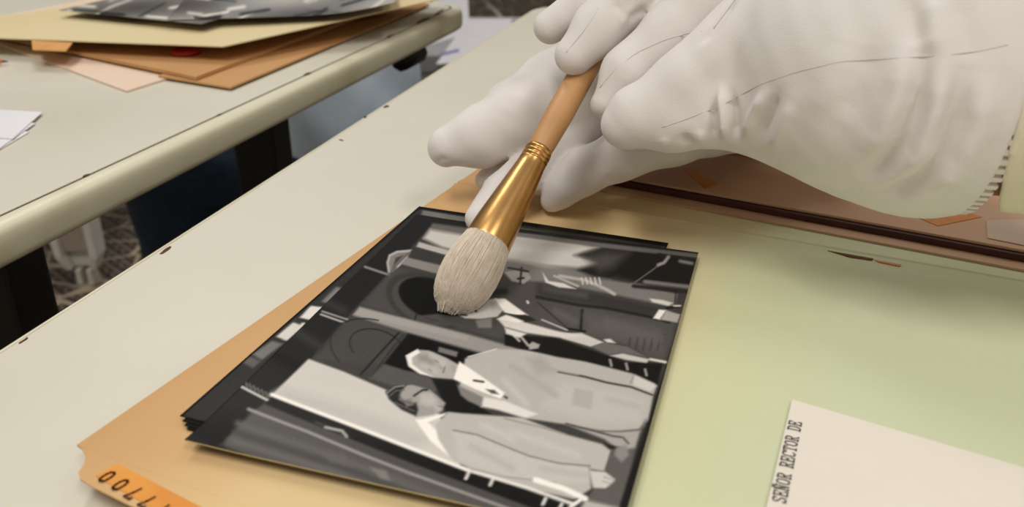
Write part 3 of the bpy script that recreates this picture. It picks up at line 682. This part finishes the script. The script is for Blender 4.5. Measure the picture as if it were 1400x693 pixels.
cn = (cp[1]-cp[0]).cross(cp[2]-cp[0]).normalized()
if cn.x < 0: cn = -cn
print('cuff normal', cn)
def glove_near(X):
    f = chain(X, pinky, .004); f = smin(f, chain(X, pinky2, .01), .006)
    g = chain(X, ring, .004); g = smin(g, chain(X, middle, .004), .0012); g = smin(g, chain(X, index_, .004), .0012)
    f = smin(f, g, .0006); f = smin(f, chain(X, thumb_n, .005), .0012)
    p = None
    for c in palm:
        q = chain(X, c, .01); p = q if p is None else smin(p, q, .02)
    cu = smin(chain(X, cuff[0], .03), chain(X, cuff[1], .03), .03)
    p = smin(p, cu, .02); f = smin(f, p, .0045)
    f = f + .00018*np.sin(X[0]*310+X[2]*170)*np.sin(X[1]*260-X[2]*210)
    pl = (X[0]-cp[0].x)*cn.x+(X[1]-cp[0].y)*cn.y+(X[2]-cp[0].z)*cn.z
    out = np.maximum(f, pl)
    inner = np.maximum(f+.0034, -(pl+.008))
    return np.maximum(out, -inner)
alljs = pinky+pinky2+ring+middle+index_+sum(palm, [])+sum(cuff, [])
lo, hi = bounds(alljs, .004); hi[0] = max(p.x for p in cp)+.012
gn = nets('glove', glove_near, lo, hi, .0011, M['cotton'], per)
def folds(o, specs):
    me = o.data; n = len(me.vertices); co = np.empty(n*3, np.float32); me.vertices.foreach_get('co', co); co = co.reshape(-1, 3).astype(float)
    no = np.empty(n*3, np.float32); me.vertices.foreach_get('normal', no); no = no.reshape(-1, 3).astype(float)
    bvh = BVHTree.FromPolygons([Vector(c) for c in co], [tuple(p.vertices) for p in me.polygons])
    disp = np.zeros(n)
    for pl, amp, wd in specs:
        pts = []; nn = []
        for (x0, y0), (x1, y1) in zip(pl, pl[1:]):
            for k in range(4):
                x, y = x0+(x1-x0)*k/4, y0+(y1-y0)*k/4
                hit = bvh.ray_cast(CAM, (Q(x, y, 100)-CAM).normalized())
                if hit[0] is not None: pts.append(np.array(hit[0])); nn.append(np.array(hit[1]))
        m_ = len(pts)
        for i in range(0, m_):
            pass
        d = np.full(n, 1e9); tt = np.zeros(n)
        for i, (a, b) in enumerate(zip(pts, pts[1:])):
            if np.linalg.norm(b-a) > .02: continue
            ab = b-a; t = np.clip(((co-a)@ab)/(ab@ab+1e-12), 0, 1); q = np.linalg.norm(co-a-t[:, None]*ab, axis=1)
            k = q < d; d[k] = q[k]; tt[k] = (i+t[k])/max(1, m_-1)
        end = np.clip(np.minimum(tt, 1-tt)/.22, 0, 1)
        mn = sum(nn); mn = mn/np.linalg.norm(mn)
        disp += amp*.001*np.exp(-(d/(wd*.001))**2)*(.25+.75*end)*np.clip((no@mn+.1)*2, 0, 1)
    co += no*disp[:, None]
    me.vertices.foreach_set('co', co.astype(np.float32).ravel()); me.update()
    return BVHTree.FromPolygons([Vector(c) for c in co], [tuple(p.vertices) for p in me.polygons])
def seam(parent, bvh, pl, r=.0002, lift=-.00002):
    pts = []
    for (x0, y0), (x1, y1) in zip(pl, pl[1:]):
        st_ = max(2, int(math.hypot(x1-x0, y1-y0)/6))
        for k in range(st_):
            x, y = x0+(x1-x0)*k/st_, y0+(y1-y0)*k/st_
            hit = bvh.ray_cast(CAM, (Q(x, y, 100)-CAM).normalized())
            if hit[0] is not None and (not pts or (hit[0]-pts[-1]).length < .02): pts.append(hit[0]+hit[1]*lift)
    if len(pts) > 2:
        for _ in range(2):
            pts = [pts[0]]+[(pts[i-1]+pts[i]*2+pts[i+1])/4 for i in range(1, len(pts)-1)]+[pts[-1]]
        tube('seam', pts, r, M['seam'], parent, 6)
bn = folds(gn, [
    ([(1262, 80), (1252, 145), (1233, 196), (1206, 228), (1176, 242)], -4.6, 3.2), ([(1240, 70), (1228, 135), (1206, 186), (1172, 218)], 2.8, 5.0),
    ([(1314, 100), (1304, 160), (1288, 212), (1256, 250), (1222, 264), (1196, 262)], -4.8, 3.2), ([(1290, 80), (1278, 155), (1256, 212), (1218, 246)], 3.6, 5.0),
    ([(1346, 100), (1334, 180), (1306, 236), (1266, 274)], 3.4, 5.0), ([(1272, -5), (1278, 40), (1276, 85)], 1.8, 3.6), ([(1244, -5), (1250, 40), (1254, 75)], -1.5, 3.4), ([(1312, -5), (1322, 50), (1320, 100)], -1.4, 4.0),
    ([(1190, 60), (1172, 125), (1140, 180)], -1.3, 4.5), ([(1150, 60), (1130, 120), (1095, 170)], 1.2, 5.0),
    ([(985, 122), (989, 160), (991, 197)], 2.8, 1.8), ([(1001, 130), (1004, 165), (1007, 198)], -2.8, 1.8), ([(1046, 128), (1030, 158), (1016, 194)], 2.8, 2.0), ([(974, 140), (976, 170), (976, 196)], -1.6, 1.8),
    ([(1062, 130), (1048, 165), (1032, 200)], -2.6, 2.2), ([(1084, 138), (1068, 178), (1054, 208)], 2.0, 2.8), ([(935, 184), (942, 203)], -1.6, 2.0), ([(955, 178), (960, 198)], 1.4, 2.2), ([(905, 188), (912, 204)], .9, 2.4),
    ([(1008, -4), (990, 20), (972, 44), (955, 62)], -2.0, 1.5),
    ([(858, 25), (872, 18), (886, 8)], -1.8, 1.8), ([(846, 35), (860, 20), (866, 4)], 1.0, 2.0), ([(840, 12), (850, 6)], -1.0, 2.0)])
seam(gn, bn, [(905, 174), (940, 162), (985, 145), (1040, 115), (1090, 98), (1150, 84), (1220, 80), (1290, 76), (1340, 70), (1384, 60)])
seam(gn, bn, [(820, 120), (838, 98), (870, 72), (910, 54), (948, 44), (966, 42)])
seam(gn, bn, [(774, 72), (788, 55), (802, 38), (815, 18), (822, 2)])
seam(gn, bn, [(1008, -4), (990, 20), (972, 44)])
# knitted welt peeking out of the cuff: short ribs around the rim
me = gn.data; vs = [v_.co.copy() for v_ in me.vertices if abs((v_.co-cp[0]).dot(cn)) < .0012]
cc = sum(vs, Vector((0, 0, 0)))/len(vs)
ra = (cp[0]-cc); ra = (ra-cn*ra.dot(cn)).normalized(); rb_ = cn.cross(ra)
bins = {}
NB = 96
for q in vs:
    d_ = q-cc; an = math.atan2(d_.dot(rb_), d_.dot(ra)); k = int((an+math.pi)/(2*math.pi)*NB) % NB
    rr = (d_-cn*d_.dot(cn)).length; bins[k] = max(bins.get(k, 0), rr)
for part, o0, o1, m_, wfrac in (('welt', -.004, .0030, 'greypaper', None), ('welt_ribs', -.002, .0036, 'cotton', .5)):
    V = []; F = []
    for k in range(NB):
        if k not in bins: continue
        for sgn in ((k, k+1),) if wfrac is None else ((k+.12, k+.62),):
            r_ = bins[k]-.0013 if wfrac is None else bins[k]-.0006
            i0 = len(V)
            for a_ in sgn:
                t = a_/NB*2*math.pi-math.pi
                e_ = ra*math.cos(t)+rb_*math.sin(t)
                V += [cc+e_*r_+cn*o0, cc+e_*(r_-.0006)+cn*o1, cc+e_*(r_-.0016)+cn*o1, cc+e_*(r_-.0016)+cn*o0]
            for j in range(4): F.append((i0+j, i0+(j+1) % 4, i0+4+(j+1) % 4, i0+4+j))
            F += [(i0, i0+1, i0+2, i0+3), (i0+7, i0+6, i0+5, i0+4)]
    o = fix(mk(part, V, F, M[m_], gn))
    if wfrac: o['kind'] = 'stuff'
# far glove
big = J([(611, 201, 42.4, 27), (655, 188, 42.6, 39), (715, 162, 43.0, 50), (780, 140, 44, 58), (870, 120, 45.2, 66)])
bigb = J([(700, 148, 44.6, 34), (760, 116, 45.2, 44), (850, 90, 46, 56)])
idx = J([(656, 299, 40.5, 21), (686, 264, 41.6, 26), (732, 226, 42.6, 30), (800, 172, 43.8, 44)])
mid_f = J([(663, 246, 43.6, 13), (700, 215, 44.2, 20), (790, 160, 45, 40)])
th_f = J([(754, 275, 42.4, 15), (770, 257, 42.1, 23), (798, 234, 41.8, 29), (850, 212, 41.6, 32), (920, 190, 42, 34), (1000, 160, 43.5, 50)])
mass = J([(790, 150, 44.4, 52), (870, 120, 45.2, 66), (1000, 105, 46.2, 84), (1120, 70, 47.5, 88), (1260, 40, 49, 88)])
mass2 = J([(870, 60, 46.5, 60), (1010, 40, 47.5, 80), (1260, 10, 49.5, 84)])
def glove_far(X):
    f = smin(chain(X, big, .006), chain(X, bigb, .006), .014)
    f = smin(f, chain(X, idx, .004), .0014); f = smin(f, chain(X, mid_f, .004), .0012)
    p = smin(chain(X, mass, .02), chain(X, mass2, .02), .02)
    f = smin(f, p, .008); f = smin(f, chain(X, th_f, .006), .0022)
    f = f + .0003*np.sin(X[0]*290+X[2]*190)*np.sin(X[1]*240-X[2]*230)
    e_ = mass[-1][0]
    pl = (X[0]-e_.x)*.95+(X[1]-e_.y)*.25+(X[2]-e_.z)*.1
    return np.maximum(f, pl)
lo, hi = bounds(big+bigb+idx+mid_f+th_f+mass+mass2, .004)
gf = nets('glove', glove_far, lo, hi, .0013, M['cotton'], per)
bf = folds(gf, [([(596, 222), (606, 217), (616, 221)], -.7, 1.4), ([(668, 232), (660, 250), (655, 262)], -.8, 1.6), ([(690, 160), (705, 140), (700, 120)], .7, 5), ([(735, 120), (745, 150), (740, 180)], -.7, 5), ([(815, 200), (825, 192), (832, 186)], -.8, 2),
    ([(830, 252), (835, 235)], -.8, 2.5), ([(860, 240), (866, 222)], .8, 3)])
gf['label'] = 'white cotton glove resting on the prints behind the brush'; gn['label'] = 'white cotton glove gripping the brush, with ribbed cuff'
# arms in skin, sleeves, body
cufc = (Q(1325, 90, 32.3)); elbL = Vector((.43, .20, FZ+.14)); shL = Vector((.60, .13, 1.10))
elbR = Vector((.47, .60, FZ+.13)); shR = Vector((.62, .49, 1.10)); wrR = Q(1230, 40, 48.8)
def arms(X):
    f = chain(X, [(cufc+(elbL-cufc).normalized()*.006+Vector((0, -.004, -.014)), .032), (elbL, .042), (shL, .05)], .02)
    f = np.minimum(f, chain(X, [(wrR, .028), (elbR, .042), (shR, .05)], .02))
    t = chain(X, [(Vector((.62, .31, .56)), .12), (Vector((.60, .31, .82)), .115), (Vector((.60, .31, 1.02)), .12)], .05)
    t = smin(t, chain(X, [(shL, .055), (Vector((.60, .31, 1.10)), .075), (shR, .055)], .05), .06)
    t = smin(t, chain(X, [(Vector((.60, .31, 1.1)), .055), (Vector((.565, .31, 1.21)), .052)], .03), .03)
    hd = chain(X, [(Vector((.55, .31, 1.29)), .078), (Vector((.535, .31, 1.245)), .062)], .03)
    hd = smin(hd, chain(X, [(Vector((.475, .31, 1.285)), .008), (Vector((.46, .31, 1.262)), .013)], .01), .012)
    for s_ in (-1, 1):
        hd = smin(hd, cap(X, Vector((.555, .31+s_*.078, 1.285)), Vector((.56, .31+s_*.08, 1.262)), .014, .01), .006)
        hd = smin(hd, -cap(X, Vector((.474, .31+s_*.03, 1.298)), Vector((.474, .31+s_*.034, 1.298)), .01, .01)*-1+.004, .006)
    f = smin(f, smin(t, hd, .02), .03)
    for s_ in (-1, 1):
        f = smin(f, chain(X, [(Vector((.62, .31+s_*.09, .53)), .085), (Vector((.60-.22, .31+s_*.12, .52)), .06), (Vector((.42, .31+s_*.12, .10)), .042), (Vector((.32, .31+s_*.13, .045)), .035)], .03), .03)
    return f
body = nets('body', arms, (.10, -.02, 0.0), (.80, .78, 1.40), .0085, M['skin'], per)
def hair_f(X):
    f = cap(X, Vector((.565, .31, 1.305)), Vector((.575, .31, 1.27)), .083, .076)
    return np.maximum(f, (X[2]-1.28)*-.6-(X[0]-.535)*.8)
nets('hair', hair_f, (.44, .2, 1.15), (.68, .42, 1.42), .006, M['hair'], per)
def cloth_body(X):
    t = chain(X, [(Vector((.62, .31, .58)), .132), (Vector((.60, .31, .82)), .127), (Vector((.60, .31, 1.02)), .13)], .05)
    t = smin(t, chain(X, [(shL, .066), (Vector((.60, .31, 1.09)), .085), (shR, .066)], .05), .06)
    t = smin(t, chain(X, [(elbL, .055), (shL, .062)], .02), .03); t = smin(t, chain(X, [(elbR, .055), (shR, .062)], .02), .03)
    return np.maximum(t, X[2]-1.155)
nets('shirt', cloth_body, (.36, -.02, .42), (.80, .76, 1.2), .009, M['shirt'], per)
def trousers(X):
    f = None
    for s_ in (-1, 1):
        c = chain(X, [(Vector((.63, .31+s_*.08, .54)), .1), (Vector((.38, .31+s_*.12, .525)), .075), (Vector((.42, .31+s_*.12, .12)), .058)], .03); f = c if f is None else smin(f, c, .03)
    return np.maximum(f, .09-X[2])
nets('trousers', trousers, (.2, .05, .05), (.80, .6, .7), .009, M['navy'], per)
# near sleeve with an open cuff, built finer because it is in the picture
sl0 = Q(1440, 130, 31.0)
slp = [Q(1364, 298, 32.6), Q(1412, 90, 28.6), Q(1450, 0, 33.0)]
sn = (slp[1]-slp[0]).cross(slp[2]-slp[0]).normalized()
if sn.x < 0: sn = -sn
sdir = (elbL-sl0).normalized()
def sleeve(X):
    f = chain(X, [(sl0-sdir*.05, .034), (sl0, .036), (sl0+sdir*.06, .042), (elbL, .056)], .02)
    f = f + .0007*np.sin(X[0]*150+X[2]*60)*np.sin(X[1]*120+X[2]*90)
    pl = -((X[0]-slp[0].x)*sn.x+(X[1]-slp[0].y)*sn.y+(X[2]-slp[0].z)*sn.z)
    return np.maximum(np.maximum(f, pl), -(f+.0042))
sj = [(sl0-sdir*.05, .034), (elbL, .056)]
lo, hi = bounds(sj, .004)
nets('shirt_sleeve', sleeve, lo, hi, .0016, M['shirt'], per)
def sleeve_r(X):
    return chain(X, [(Q(1300, 30, 49.4), .036), (elbR, .056)], .02)
lo, hi = bounds([(Q(1300, 30, 49.4), .036), (elbR, .056)], .006)
nets('shirt_sleeve', sleeve_r, lo, hi, .005, M['shirt'], per)
for s_ in (-1, 1):
    def shoe(X, y=.31+s_*.13): return np.maximum(chain(X, [(Vector((.43, y, .045)), .042), (Vector((.30, y, .03)), .038)], .03), .002-X[2])
    nets('shoe', shoe, (.2, .31+s_*.13-.07, -.01), (.52, .31+s_*.13+.07, .12), .006, M['lead'], per)

# ------------------------------------------------------------------ white plastic chairs
def chair(loc, rz, label):
    r = empty('plastic_chair', loc, rz); tag(r, label, 'chair', 'white plastic chairs')
    def lbox(n, c, s_, m=M['white_plastic'], p=None, bev=.004):
        x, y, z = (q/2 for q in s_)
        V = [(c[0]+a*x, c[1]+b*y, c[2]+d*z) for a in (-1, 1) for b in (-1, 1) for d in (-1, 1)]
        F = [(0, 1, 3, 2), (4, 6, 7, 5), (0, 4, 5, 1), (2, 3, 7, 6), (0, 2, 6, 4), (1, 5, 7, 3)]
        o = mk(n, V, F, m); o.parent = p or r; bevel(o, bev, 3); return o
    lbox('seat', (0, 0, .435), (.42, .42, .03), bev=.012)
    for sx in (-1, 1):
        for sy in (-1, 1):
            V = []; F = []                          # channel-shaped tapered leg, open to the outside
            for z, wd, sp in ((.42, .115, 0), (.07, .088, .03), (.04, .062, .032)):
                cx, cy = sx*(.17+sp), sy*(.17+sp)
                for dx, dy in ((-.5, .28), (-.5, -.28), (.5, -.28), (.5, .28), (.34, .28), (.34, -.1), (-.34, -.1), (-.34, .28)):
                    V.append((cx+dx*wd, cy+dy*wd*sy, z))
            for i in range(2):
                for k in range(8): F.append((i*8+k, i*8+(k+1) % 8, (i+1)*8+(k+1) % 8, (i+1)*8+k))
            F += [tuple(range(8)), tuple(range(16, 24))[::-1]]
            lg = fix(mk('leg', V, F, M['white_plastic'])); lg.parent = r
            wd = .062; cx, cy = sx*.185, sy*.185
            V = [(sx*.17-.038, sy*(.17+.013), .41), (sx*.17+.038, sy*(.17+.013), .41), (sx*.2+.029, sy*.2095, .08), (sx*.2-.029, sy*.2095, .08)]
            pn = mk('web', V, [(0, 1, 2, 3)], M['shaded_plastic']); pn.parent = lg  # back plate of the channel, recess shade painted in as a darker tone
            for dx in (-.012, .012):
                ft = lbox('foot', (sx*.202+dx, sy*.202, .018), (.012, .02, .036), p=lg, bev=.002)
    for x in (-.18, 0, .18): lbox('back_slat', (x, -.2, .62), (.05, .02, .36), bev=.006)
    lbox('back_rail', (0, -.2, .80), (.43, .026, .06), bev=.01)
    return r
cl = P(114, 392, -.748)
chair((cl.x-.2, cl.y+.22, 0), 0, 'white plastic chair with channelled legs standing under the desk with folders')
chair((.68, .31, 0), math.pi/2, 'white plastic chair under the person in the cream shirt')

# ------------------------------------------------------------------ seated person beyond the far desk
p2 = P(460, 150, -.2); print('second person', p2)
per2 = empty('person', (p2.x, p2.y+.12, 0)); tag(per2, 'seated person in light blue shirt and navy jeans beyond the folder desk', 'person')
by = p2.y+.14; bx = p2.x-.035
sh = [(Vector((bx, by, .40)), .14), (Vector((bx, by, .72)), .135), (Vector((bx-.01, by, .98)), .13)]
def b2(X):
    f = chain(X, [(a, r-.012) for a, r in sh], .05)
    f = smin(f, chain(X, [(Vector((bx, by-.17, 1.04)), .05), (Vector((bx, by+.17, 1.04)), .05)], .05), .06)
    f = smin(f, chain(X, [(Vector((bx, by, 1.02)), .055), (Vector((bx-.03, by, 1.16)), .052)], .03), .03)
    f = smin(f, chain(X, [(Vector((bx-.04, by, 1.25)), .08), (Vector((bx-.055, by, 1.20)), .062)], .03), .02)
    f = smin(f, cap(X, Vector((bx-.12, by, 1.25)), Vector((bx-.135, by, 1.22)), .01, .014), .012)
    for s_ in (-1, 1):
        f = smin(f, chain(X, [(Vector((bx, by+s_*.19, 1.02)), .045), (Vector((bx-.03, by+s_*.23, .80)), .038), (Vector((bx-.2, by+s_*.15, .66)), .03), (Vector((bx-.28, by+s_*.1, .66)), .03)], .02), .03)
        f = smin(f, chain(X, [(Vector((bx, by+s_*.06, .45)), .07), (Vector((bx-.235, by+s_*.08, .46)), .055), (Vector((bx-.215, by+s_*.08, .10)), .045), (Vector((bx-.31, by+s_*.08, .045)), .035)], .03), .03)
    return f
nets('body', b2, (bx-.56, by-.32, 0), (bx+.2, by+.32, 1.4), .01, M['skin'], per2)
def shirt2(X):
    f = chain(X, sh, .05); f = smin(f, chain(X, [(Vector((bx, by-.17, 1.04)), .066), (Vector((bx, by+.17, 1.04)), .066)], .05), .06)
    for s_ in (-1, 1): f = smin(f, chain(X, [(Vector((bx, by+s_*.19, 1.02)), .06), (Vector((bx-.03, by+s_*.23, .80)), .052)], .02), .02)
    f = f + .004*np.sin(X[0]*60+X[2]*34)*np.sin(X[2]*22+X[1]*20)
    return np.maximum(np.maximum(f, X[2]-1.1), .345-X[2])
nets('shirt', shirt2, (bx-.2, by-.32, .28), (bx+.2, by+.32, 1.15), .009, M['lightblue'], per2)
def jeans2(X):
    f = None
    for s_ in (-1, 1):
        c = chain(X, [(Vector((bx+.0, by+s_*.06, .43)), .085), (Vector((bx-.235, by+s_*.08, .45)), .072), (Vector((bx-.215, by+s_*.08, .11)), .066)], .03); f = c if f is None else smin(f, c, .02)
    f = f+.003*np.sin(X[0]*70+X[2]*50)*np.sin(X[2]*40)
    return np.maximum(f, .08-X[2])
nets('jeans', jeans2, (bx-.52, by-.26, .05), (bx+.2, by+.26, .64), .009, M['navy'], per2)
def hair2(X): return np.maximum(cap(X, Vector((bx-.03, by, 1.27)), Vector((bx-.015, by, 1.22)), .084, .075), (X[2]-1.25)*-.6-(X[0]-bx+.06)*.8)
nets('hair', hair2, (bx-.16, by-.12, 1.1), (bx+.1, by+.12, 1.4), .007, M['hair'], per2)
for s_ in (-1, 1):
    def shoe2(X, y=by+s_*.08): return np.maximum(chain(X, [(Vector((bx-.205, y, .045)), .044), (Vector((bx-.33, y, .03)), .038)], .03), .002-X[2])
    nets('shoe', shoe2, (bx-.42, by+s_*.08-.07, -.01), (bx-.12, by+s_*.08+.07, .12), .007, M['lead'], per2)
st_ = empty('stool', (bx+.03, by, 0)); tag(st_, 'plain black stool under the person in navy jeans', 'stool')
box('seat', (bx+.03, by, .325), (.32, .32, .03), M['black'], st_, .01)
for sx in (-1, 1):
    for sy in (-1, 1): tube('leg', [(bx+.03+sx*.13, by+sy*.13, .312), (bx+.03+sx*.15, by+sy*.15, 0)], .011, M['black'], st_)

# ------------------------------------------------------------------ box and papers beyond the desks
bt = P(620, 75, -.30)
ft_ = P(660, 25, -.30); dpt = ft_.y-bt.y+.02
bxr = empty('storage_box', (bt.x+.1, bt.y+.05, 0)); tag(bxr, 'grey board storage box on the floor under white papers', 'box')
zt = FZ-.30
box('box_body', (bt.x+.05, bt.y+dpt/2, (zt-.03)/2), (.42, dpt-.02, zt-.03), M['greybox'], bxr, .004)
box('lid', (bt.x+.05, bt.y+dpt/2, zt-.02), (.44, dpt, .04), M['greybox'], bxr, .004)
for i, (pl, lab) in enumerate(((((596, 88), (690, 80), (700, 26), (640, 26)), 'white sheet of paper with a purple mark on the grey box'), (((585, 62), (642, 45), (638, -40), (596, -40)), 'plain white sheet of paper on the grey box beside the marked sheet'))):
    h = -.30+.001+.002*(1-i)
    r = empty('paper_sheet', P(*pl[0], h)); tag(r, lab, 'paper', 'papers on the grey box')
    slab('sheet', [tuple(P(x, y, h).xy) for x, y in pl], FZ+h-.001, FZ+h+.0005, M['paper'], r)
    if i == 0: slab('purple_mark', [tuple(P(x, y, h).xy) for x, y in ((602, 73), (627, 67), (628, 71), (604, 77))], FZ+h, FZ+h+.001, M['purple'], r)
a, b = P(664, 0, -.735), P(692, 30, -.735)
o = tube('white_cable', [a, a.lerp(b, .5)+Vector((.01, 0, 0)), b], .012, M['white_plastic']); tag(o, 'thick white cable on the floor beyond the papers', 'cable')
for q in o.data.vertices: q.co.z += -(FZ-.72)+.012

# ------------------------------------------------------------------ things on the far desk
DT = HD
def sheet(name, pts, h0, h1, m, label=None, cat=None, parent=None, lift=None, n=14):
    """four plan corners (near-left, near-right, far-right, far-left) as world points; optional lift(s,t)"""
    q = [np.array(p)[:2] for p in pts]; V = []; F = []
    for z in (h1, h0):
        for i in range(n+1):
            for j in range(n+1):
                s_, t_ = i/n, j/n; p = q[0]*(1-s_)*(1-t_)+q[1]*s_*(1-t_)+q[2]*s_*t_+q[3]*(1-s_)*t_
                V.append((p[0], p[1], FZ+z+(lift(s_, t_) if lift else 0)))
    N = (n+1)**2; g = lambda i, j, o=0: o+i*(n+1)+j
    for i in range(n):
        for j in range(n): F += [(g(i, j), g(i+1, j), g(i+1, j+1), g(i, j+1)), (g(i, j, N), g(i, j+1, N), g(i+1, j+1, N), g(i+1, j, N))]
    for i in range(n): F += [(g(i, 0), g(i, 0, N), g(i+1, 0, N), g(i+1, 0)), (g(i, n), g(i+1, n), g(i+1, n, N), g(i, n, N)), (g(0, i), g(0, i+1), g(0, i+1, N), g(0, i, N)), (g(n, i), g(n, i, N), g(n, i+1, N), g(n, i+1))]
    o = fix(mk(name, V, F, m, parent))
    if label: tag(o, label, cat)
    return o
def corner_sheet(name, c, pl, pr, h, th, ll, lr, m, label, lift=None, parent=None):   # corner pixel, a pixel along each edge, side lengths
    C = P(*c, h).xy; a = (P(*pl, h).xy-C).normalized(); b = (P(*pr, h).xy-C).normalized()
    print(label[:30], 'corner angle %.0f' % math.degrees(a.angle(b)))
    return sheet(name, [C+a*ll, C, C+b*lr, C+a*ll+b*lr], h-th, h, m, label, 'folder', parent, lift)
o = corner_sheet('card_folder', (173, 124), (0, 60), (240, 103), DT+.0016, .0014, .33, .22, M['pinkcard'], 'pale pink card folder at the bottom of the pile, corner over the desk')
o = corner_sheet('card_folder', (315, 119), (240, 107), (480, 50), DT+.0032, .0014, .07, .34, M['kraft'], 'brown card folder low in the pile, its corner nearest the dark desk seam')
o = corner_sheet('card_folder', (268, 105), (110, 72), (420, 48), DT+.0062, .0026, .26, .33, M['kraft'], 'brown card folder lying just under the manila folder, beside a red disc')
mroot = empty('manila_folder', P(305, 62, DT)); tag(mroot, 'pale manila folder with orange tab on top of the pile, holding prints', 'folder')
h = DT+.019
C = P(305, 63, h).xy; A_ = P(-60, 44, h).xy; a = (A_-C).normalized(); B_ = P(540, 6, h+.008).xy; b = (B_-C).normalized()
print('manila angle', math.degrees(a.angle(b)))
lf = lambda s_, t_: .010*s_*t_ - .004*(1-s_)*(1-t_) + .002*math.sin(s_*5)*t_
sheet('cover', [C+a*.30, C, C+b*.305, C+a*.30+b*.305], h-.001, h, M['manila'], None, None, mroot, lf, 20)
for k in range(4):                                     # papers inside that carry the raised cover
    zz_ = DT+.0064+.0028*k
    sheet('inner_sheet', [C+a*(.26-.01*k)+b*.07, C+a*(.07+.006*k)+b*.06, C+a*.07+b*.26, C+a*.26+b*.27], zz_, zz_+.0026, M['manila'] if k % 2 else M['kraft'], None, None, mroot)
tp = [P(x, y, h-.003) for x, y in ((42, 49), (100, 56), (90, 68), (44, 66))]
slab('tab', [tuple(p.xy) for p in tp], FZ+h-.0048, FZ+h-.0034, M['tab'], mroot, .0006)
# red disc
def vlathe(name, c, z, prof, m, parent=None, seg=32):
    V = []; F = []
    for hh, r in prof: V += [(c.x+r*math.cos(k*2*math.pi/seg), c.y+r*math.sin(k*2*math.pi/seg), z+hh) for k in range(seg)]
    n = len(prof)
    for i in range(n-1):
        for k in range(seg): F.append((i*seg+k, i*seg+(k+1) % seg, (i+1)*seg+(k+1) % seg, (i+1)*seg+k))
    F += [tuple(range(seg-1, -1, -1)), tuple(range((n-1)*seg, n*seg))]
    return fix(mk(name, V, F, m, parent, True))
o = vlathe('red_disc', P(254, 73, DT+.0066), FZ+DT+.0063, [(0, .0105), (.0008, .0118), (.0028, .0118), (.0038, .0108), (.0038, .008), (.003, .007)], M['red']); tag(o, 'small round red disc peeking out under the manila folder', 'disc')
# pencil
pt = P(11, 84, DT+.0035); pa_ = Vector((-1, .05, 0)).normalized(); pe = empty('pencil', pt); tag(pe, 'orange pencil with a dark sharpened point lying on the folder desk', 'pencil')
lathe('lead', pt, pa_, [(0, .0003), (.004, .0010)], M['lead'], pe, 12)
lathe('sharpened_wood', pt, pa_, [(.004, .0010), (.007, .0019)], M['pencil'], pe, 12)
lathe('barrel', pt, pa_, [(.007, .0019), (.012, .0035), (.13, .0035)], M['pencil'], pe, 6)
# white papers at the left border
for i, (c, l_, r_) in enumerate((((58, 153), (-30, 148), (-5, 209)), ((48, 168), (-40, 160), (-10, 209)), ((40, 180), (-50, 170), (-14, 212)))):
    hh = DT+.0022-.0007*i
    C_ = P(*c, hh).xy; a_ = (P(*l_, hh).xy-C_).normalized(); b_ = (P(*r_, hh).xy-C_).normalized()
    o = sheet('paper_sheet', [C_+a_*.15, C_, C_+b_*.055, C_+a_*.15+b_*.055], hh-.0005, hh, M['paper'])
    tag(o, 'small white paper sheet, %s of the little stack near the pencil' % ('topmost', 'middle', 'lowest')[i], 'paper', 'white papers near the pencil')
# prints on the manila folder
G2 = 'prints on the manila folder'
hm = h+.0055
q = [P(80, 14, hm), P(240, 32, hm)]; dv = (q[1]-q[0]); dv.z = 0; pv = Vector((-dv.y, dv.x, 0)).normalized()
A = q[0]; Bc = A+pv*.13
o = print_obj('photo_print', A, Bc, Bc+dv.normalized()*.16, 60, 90, paint_far(4), lambda s_, t_: .002*t_+.002*s_)
tag(o, 'black and white print with pale streaks on the manila folder, pointed corner toward its tab', 'photo', G2)
hm += .003
q = [P(228, 27, hm), P(480, 20, hm)]; dv = (q[1]-q[0]); dv.z = 0; pv = Vector((-dv.y, dv.x, 0)).normalized()
A = q[0]; Bc = A+pv*.13
o = print_obj('photo_print', A, Bc, Bc+dv.normalized()*.185, 60, 110, paint_far(9), lambda s_, t_: .003*s_+.012*np.maximum(0, t_-.55)**2*4)
tag(o, 'black and white print with a curled-up end on the manila folder', 'photo', G2)
